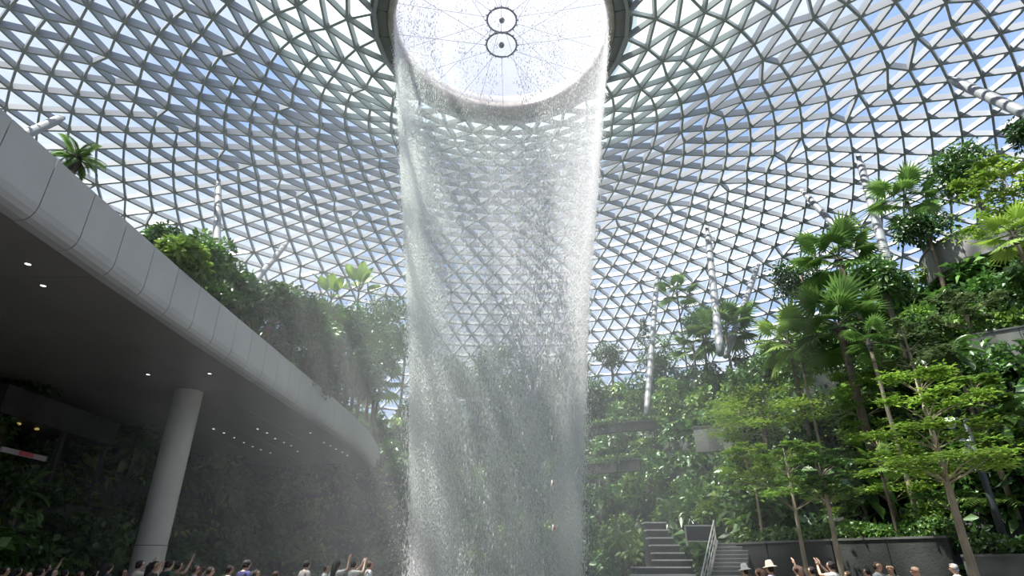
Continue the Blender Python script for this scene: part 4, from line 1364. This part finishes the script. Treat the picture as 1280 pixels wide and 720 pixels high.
# hanging ornaments seen through the water
M['orn_red'] = mat('ornament_red', (0.65, 0.04, 0.06), 0.5)
M['orn_white'] = mat('ornament_white', (0.85, 0.83, 0.82), 0.5)
for (px, py), lab in zip(((690, 548), (690, 604), (691, 660)), ('topmost', 'middle', 'lowest')):
    p = at_y(px, py, 24.6)
    t = thing('hanging_ornament', lab + ' of three small red and white ornaments hanging in front of the water', 'ornament', p, 0.4, 'red and white hanging ornaments', (0.75, 0.75, 0.75))
    mb = MB(); mb.tube([(0, 0, 0.18), (0.02, 0, 0.06), (-0.02, 0, -0.1), (0.03, 0, -0.24)], [0.015, 0.06, 0.05, 0.01], 8); mb.obj('body', M['orn_white'], t, smooth=True)
    mb = MB(); mb.tube([(0.03, -0.02, 0.12), (0.07, -0.02, 0.0), (0.04, -0.02, -0.12)], [0.02, 0.05, 0.015], 8); mb.obj('red_fin', M['orn_red'], t, smooth=True)
    mb = MB(); mb.tube([(0, 0, 0.17), (0, 0, 0.75)], 0.004, 4); mb.obj('cord', M['cable'], t)
# ------------------------------------------------------------------ people
def body_mesh(arms):
    """one continuous figure 1.72 m tall facing +y; arms: list of two (elbow, wrist, hand direction)"""
    V, R_, Ed, Lb = [], [], [], []
    def add(p, r, lab, parent=None):
        V.append(Vector(p)); R_.append(r if isinstance(r, tuple) else (r, r)); Lb.append(lab)
        if parent is not None:
            Ed.append((parent, len(V) - 1))
        return len(V) - 1
    pel = add((0, 0, 0.95), (0.155, 0.115), 'hip')
    sp = add((0, 0.0, 1.12), (0.135, 0.10), 'torso', pel)
    ch = add((0, 0.0, 1.28), (0.16, 0.112), 'torso', sp)
    ct = add((0, -0.005, 1.39), (0.11, 0.085), 'torso', ch)
    nk = add((0, 0.0, 1.47), 0.050, 'neck', ct)
    h1 = add((0, 0.025, 1.555), (0.076, 0.086), 'head', nk)
    h2 = add((0, 0.02, 1.635), (0.088, 0.108), 'head', h1)
    h3 = add((0, 0.01, 1.695), (0.066, 0.080), 'head', h2)
    add((0, 0.128, 1.585), 0.012, 'head', h1)
    for s in (-1, 1):
        add((s * 0.098, 0.02, 1.60), 0.013, 'head', h2)
    for s, (el, wr, hd) in zip((-1, 1), arms):
        shd = add((s * 0.165, -0.005, 1.385), 0.058, 'torso', ct)
        ua = add(Vector((s * 0.165, -0.005, 1.385)).lerp(Vector(el), 0.5), 0.048, 'sleeve', shd)
        e = add(el, 0.040, 'arm', ua)
        w = add(wr, 0.027, 'arm', e)
        hd = Vector(hd).normalized()
        pm = add(Vector(wr) + hd * 0.07, (0.036, 0.020), 'hand', w)
        side = hd.cross(Vector((0, 1, 0.3))).normalized()
        kn = add(Vector(wr) + hd * 0.10, (0.034, 0.016), 'hand', pm)
        for q, ln in zip((-1.5, -0.5, 0.5, 1.5), (0.055, 0.072, 0.078, 0.066)):
            b0 = Vector(wr) + hd * 0.115 + side * 0.019 * q
            f1 = add(b0, 0.0095, 'hand', kn)
            f2 = add(b0 + hd * ln * 0.55 + Vector((0, 0.012, 0)), 0.0085, 'hand', f1)
            add(b0 + hd * ln + Vector((0, 0.03, -0.004)), 0.007, 'hand', f2)
        t1 = add(Vector(wr) + hd * 0.055 + side * 0.045, 0.011, 'hand', pm)
        add(Vector(wr) + hd * 0.095 + side * 0.062, 0.009, 'hand', t1)
    for s in (-1, 1):
        hp = add((s * 0.092, 0, 0.86), 0.092, 'hip', pel)
        th = add((s * 0.098, 0.005, 0.68), 0.078, 'thigh', hp)
        kn = add((s * 0.10, 0.012, 0.49), 0.056, 'shin', th)
        cf = add((s * 0.10, -0.012, 0.34), 0.055, 'shin', kn)
        an = add((s * 0.10, -0.02, 0.09), 0.038, 'foot', cf)
        ft = add((s * 0.105, 0.06, 0.042), (0.044, 0.036), 'foot', an)
        add((s * 0.112, 0.155, 0.032), (0.042, 0.026), 'foot', ft)
    me = bpy.data.meshes.new('skeleton')
    me.from_pydata([tuple(v) for v in V], Ed, [])
    o = bpy.data.objects.new('skeleton', me)
    COL.objects.link(o)
    sk = o.modifiers.new('skin', 'SKIN')
    for i, sv in enumerate(me.skin_vertices[0].data):
        sv.radius = R_[i]
        sv.use_root = (i == 0)
    ss = o.modifiers.new('sub', 'SUBSURF'); ss.levels = 2; ss.render_levels = 2
    dg = bpy.context.evaluated_depsgraph_get()
    ev = o.evaluated_get(dg)
    out = bpy.data.meshes.new_from_object(ev)
    bpy.data.objects.remove(o)
    co = np.empty(len(out.vertices) * 3); out.vertices.foreach_get('co', co); co = co.reshape(-1, 3)
    no = np.array([tuple(v.normal) for v in out.vertices])
    seg = [(Lb[b], np.array(V[a]), np.array(V[b]), max(sum(R_[b]) / 2, 0.03)) for a, b in Ed]
    best = np.full(len(co), 1e9); lab = np.array(['torso'] * len(co), dtype=object)
    for l_, a, b, rb in seg:
        d = b - a; t = np.clip(((co - a) @ d) / max(d @ d, 1e-9), 0, 1)
        dist = np.linalg.norm(co - (a + t[:, None] * d), axis=1) / rb
        m = dist < best
        best[m] = dist[m]; lab[m] = l_
    faces = [tuple(p.vertices) for p in out.polygons]
    out.polygons.foreach_set('use_smooth', [True] * len(out.polygons))
    return out, co, no, lab, faces
def shell(name, pose, pick, offs):
    out, co, no, lab, faces = pose
    sel = pick(co, lab)
    fs = [f for f in faces if sum(bool(sel[i]) for i in f) * 2 > len(f)]
    ids = sorted({i for f in fs for i in f}); mp_ = {i: k for k, i in enumerate(ids)}
    me = bpy.data.meshes.new(name)
    me.from_pydata([tuple(co[i] + no[i] * offs) for i in ids], [], [tuple(mp_[i] for i in f) for f in fs])
    me.polygons.foreach_set('use_smooth', [True] * len(me.polygons))
    me.update()
    return me
DOWN = [((-0.245, -0.03, 1.11), (-0.25, 0.05, 0.87), (0, 0.15, -1)), ((0.245, -0.03, 1.11), (0.25, 0.05, 0.87), (0, 0.15, -1))]
UPBOTH = [((-0.26, 0.20, 1.40), (-0.09, 0.30, 1.60), (0.15, 0.2, 1)), ((0.26, 0.20, 1.40), (0.09, 0.30, 1.60), (-0.15, 0.2, 1))]
UPONE = [((-0.245, -0.03, 1.11), (-0.22, 0.14, 0.93), (0.1, 0.8, -0.4)), ((0.27, 0.14, 1.46), (0.22, 0.24, 1.70), (0, 0.2, 1))]
FRONT_ = [((-0.25, 0.02, 1.13), (-0.10, 0.25, 1.18), (0.5, 0.7, 0.3)), ((0.25, 0.02, 1.13), (0.10, 0.25, 1.18), (-0.5, 0.7, 0.3))]
POSE = {}
for nm, arms in (('down', DOWN), ('up', UPBOTH), ('one', UPONE), ('front', FRONT_)):
    p_ = body_mesh(arms)
    POSE[nm] = dict(body=p_[0],
                    shirt=shell('shirt', p_, lambda c, l: np.isin(l, ['torso', 'sleeve']) | ((l == 'hip') & (c[:, 2] > 0.86)), 0.012),
                    trousers=shell('trousers', p_, lambda c, l: (np.isin(l, ['hip', 'thigh', 'shin'])) & (c[:, 2] < 0.99), 0.009),
                    shoes=shell('shoes', p_, lambda c, l: (l == 'foot') & (c[:, 2] < 0.10), 0.008),
                    hair=shell('hair', p_, lambda c, l: np.isin(l, ['head', 'neck']) & ((c[:, 2] > 1.665) | ((c[:, 1] < 0.035) & (c[:, 2] > 1.515))), 0.016))
PM = {}
def cmat(c, rough=0.8):
    k = tuple(round(v, 3) for v in c)
    if k not in PM:
        PM[k] = mat('cloth' if rough > 0.7 else 'skin', c, rough, 0, 0.08, 9)
    return PM[k]
SKIN = [(0.52, 0.33, 0.23), (0.40, 0.25, 0.17), (0.58, 0.39, 0.29)]
HAIR = {'black': (0.012, 0.010, 0.010), 'brown': (0.06, 0.032, 0.02), 'grey': (0.35, 0.34, 0.33)}
eye_mb = MB(); eye_mb.lathe([(0.0, -0.008), (0.007, -0.004), (0.009, 0.0), (0.007, 0.004), (0.0, 0.008)], 8)
eye_me = eye_mb.build('eye', mat('eye_dark', (0.02, 0.015, 0.012), 0.2))
mouth_mb = MB(); mouth_mb.tube([(-0.022, -0.004, 0), (0, 0.004, -0.002), (0.022, -0.004, 0)], [0.003, 0.006, 0.003], 6)
mouth_me = mouth_mb.build('mouth', mat('lip_tone', (0.36, 0.13, 0.11), 0.5))
hat_mb = MB(); hat_mb.lathe([(0.0, 0.11), (0.07, 0.10), (0.098, 0.03), (0.102, -0.03), (0.18, -0.055), (0.182, -0.065), (0.10, -0.045), (0.094, 0.02), (0.0, 0.09)], 24)
lh_mb = MB(); lh_mb.tube([(0, -0.05, 1.66), (0, -0.075, 1.56), (0, -0.095, 1.44), (0, -0.10, 1.30), (0, -0.095, 1.24)], [0.07, 0.085, 0.09, 0.075, 0.03], 12)
lh_me0 = lh_mb.build('long_hair', mat('hair_long', (0.02, 0.014, 0.011), 0.6), True)
bp_mb = MB(); bp_mb.box((-0.15, -0.30, 1.02), (0.15, -0.125, 1.40)); bp_me0 = bp_mb.build('backpack', mat('backpack_cloth', (0.04, 0.10, 0.28), 0.8))
ph_mb = MB(); ph_mb.box((-0.075, -0.005, -0.037), (0.075, 0.005, 0.037)); ph_me = ph_mb.build('mobile_phone', mat('phone_black', (0.02, 0.02, 0.025), 0.2))
ph2 = MB(); ph2.box((-0.07, -0.0065, -0.033), (0.07, -0.005, 0.033)); ph_scr = ph2.build('screen', glow('phone_screen', (0.35, 0.42, 0.5), 0.5))
def recol(me, m):
    c = me.copy(); c.materials.clear(); c.materials.append(m); return c
def person(px, py, y, pose, face, shirt, label, trousers=(0.03, 0.035, 0.05), hair='black', skin=0, hat=None, long=False, bald=False, pack=False, phone=False, extra=0.0):
    """head top seen at (px, py) when standing y metres away; face = yaw of the view direction"""
    p = at_y(px, py, y)
    h = p.z + 0.1 - (0.06 if hat else 0)
    s = max(min(h / 1.745, 1.12), 0.72)
    P = POSE[pose]
    t = thing('person', label, 'person', (p.x, p.y, -0.1), face, None, (s, s, s))
    sk = cmat(SKIN[skin], 0.55)
    ob('body', recol(P['body'], sk), t)
    ob('shirt', recol(P['shirt'], cmat(shirt)), t)
    ob('trousers', recol(P['trousers'], cmat(trousers)), t)
    ob('shoes', recol(P['shoes'], cmat((0.05, 0.05, 0.05))), t)
    hm = cmat(HAIR[hair])
    if not bald:
        ob('hair', recol(P['hair'], hm), t)
        if long:
            ob('long_hair', recol(lh_me0, hm), t)
    for e in (-1, 1):
        ob('eye', eye_me, t, (e * 0.032, 0.103, 1.612))
    ob('mouth', mouth_me, t, (0, 0.103, 1.535))
    if hat:
        ob('hat', recol(hat_mb.build('hat', sk, True), cmat(hat)), t, (0, 0.01, 1.70), (-0.12, 0, 0))
    if pack:
        ob('backpack', bp_me0, t)
    if phone:
        c, sn = math.cos(face), math.sin(face)
        lx, ly, lz = (0.0, 0.335, 1.70) if pose == 'up' else (0.22, 0.30, 1.84)
        q = thing('mobile_phone', 'phone held up by the ' + phone, 'phone', (p.x + s * (lx * c - ly * sn), p.y + s * (lx * sn + ly * c), -0.1 + s * lz), face, 'phones held up by visitors')
        ob('phone_case', ph_me, q); ob('screen', ph_scr, q)
    return t
WH = (0.62, 0.62, 0.60)
# right of the waterfall (facing the water = towards -x and a little +y)
person(930, 704, 18.5, 'down', 1.2, (0.45, 0.45, 0.45), 'person in a pale sun hat and grey top at the foot of the stairs', hat=(0.75, 0.72, 0.66))
person(949, 708, 16.5, 'down', 0.6, (0.75, 0.20, 0.03), 'person in a bright orange top with brown hair', hair='brown', long=True)
person(961, 700, 17.5, 'down', 0.9, (0.60, 0.54, 0.66), 'person in a cream hat and lavender top beside the one in orange', hat=(0.72, 0.66, 0.52))
person(996, 704, 17.0, 'one', 0.5, (0.02, 0.02, 0.022), 'person in black with long dark brown hair', hair='brown', long=True)
person(1014, 706, 17.5, 'front', 0.9, (0.02, 0.03, 0.09), 'person in a navy top by the leaning trunk')
person(1038, 699, 17.0, 'up', 0.7, WH, 'person in a white tee raising both arms to take a photo', phone='person in the white tee at right')
person(1059, 712, 18.5, 'down', 1.0, (0.03, 0.03, 0.03), 'short person in dark clothes right of the photo taker', hair='brown')
person(1083, 708, 19.0, 'down', 0.9, (0.45, 0.05, 0.16), 'person in a magenta top behind the grey tee')
person(1094, 700, 17.5, 'down', -2.6, (0.30, 0.31, 0.32), 'man in a grey tee facing the camera with short brown hair', hair='brown')
person(1111, 703, 17.5, 'front', 2.4, (0.04, 0.07, 0.06), 'person in dark green with dark hair next to the grey tee', long=True)
person(1143, 705, 15.5, 'down', 1.3, (0.55, 0.03, 0.07), 'bald man in a red tee', bald=True)
person(1191, 702, 16.5, 'down', 0.9, WH, 'grey-haired man in white with a blue backpack', hair='grey', pack=True)
person(734, 713, 30.0, 'down', 0.5, (0.6, 0.08, 0.10), 'distant person in red at the right foot of the waterfall')
person(619, 711, 44.0, 'down', 3.0, WH, 'distant person in white behind the waterfall')
# crowd under the walkway at left (facing the water = towards +x)
LEFT = [(8, 706, 16.5, 'down', (0.40, 0.22, 0.24), 'person in a dusty pink top at the far left edge'), (24, 707, 17.5, 'down', WH, 'person in white second from the left edge'),
        (36, 712, 16.5, 'down', (0.36, 0.17, 0.07), 'person in a rust brown top between two in white'), (52, 708, 17.5, 'front', WH, 'person in white right of the rust brown top'),
        (60, 703, 18.5, 'one', (0.42, 0.40, 0.40), 'person in light grey with one raised arm at left'), (68, 709, 17.0, 'down', (0.55, 0.56, 0.6), 'person in pale blue-grey left of the dark group'),
        (82, 710, 18.5, 'down', (0.20, 0.20, 0.22), 'person in mid grey in the left crowd'), (101, 712, 17.5, 'down', (0.05, 0.06, 0.11), 'person in deep navy in the left crowd'),
        (121, 711, 18.5, 'front', (0.12, 0.15, 0.17), 'person in slate before the dark gap'), (137, 701, 17.0, 'front', (0.03, 0.03, 0.035), 'tall person in black left of the column'),
        (155, 709, 18.0, 'down', (0.30, 0.30, 0.31), 'person in grey just left of the column'), (176, 698, 17.5, 'up', (0.58, 0.55, 0.46), 'person in cream raising a phone before the column'),
        (188, 703, 18.5, 'up', (0.50, 0.47, 0.40), 'person in beige close before the column'), (195, 699, 16.8, 'front', (0.02, 0.018, 0.02), 'person in black before the right side of the column'),
        (213, 697, 17.5, 'down', (0.03, 0.07, 0.05), 'person in dark green right of the column'), (224, 700, 18.3, 'one', (0.25, 0.20, 0.12), 'person in khaki with a raised arm right of the column'),
        (246, 704, 18.0, 'down', (0.20, 0.20, 0.24), 'person in a charcoal top in the middle of the crowd'), (254, 705, 19.0, 'front', (0.15, 0.14, 0.18), 'person in plum grey in the middle of the crowd'),
        (264, 706, 17.5, 'down', WH, 'person in white right of the charcoal top'), (288, 704, 17.5, 'front', (0.70, 0.70, 0.69), 'person in a bright white shirt with bent arms'),
        (309, 697, 18.0, 'down', (0.05, 0.05, 0.16), 'person in navy blue standing tall right of the white shirt'), (321, 710, 18.5, 'down', WH, 'person in white at the right of the navy one'),
        (345, 712, 19.5, 'down', (0.30, 0.28, 0.28), 'misty person in grey left of the waterfall'), (384, 697, 20.0, 'down', (0.36, 0.34, 0.33), 'misty standing person well left of the waterfall'),
        (408, 704, 21.0, 'front', (0.28, 0.30, 0.30), 'misty person in muted green near the waterfall'), (422, 698, 20.5, 'one', (0.42, 0.42, 0.42), 'misty person with one arm up left of the waterfall'),
        (443, 696, 21.0, 'up', WH, 'misty person in white raising both arms'), (463, 694, 21.5, 'down', (0.55, 0.55, 0.56), 'misty person nearest the left edge of the waterfall')]
for i, (px, py, y, ps, c, lab) in enumerate(LEFT):
    ph = False
    if px == 176:
        ph = 'person in cream before the column'
    if px == 443:
        ph = 'misty person in white'
    person(px, py, y, ps, -0.9 + 0.5 * math.sin(i * 2.3), c, lab, skin=i % 3, long=(i % 4 == 1), hair='brown' if i % 5 == 2 else 'black', phone=ph)
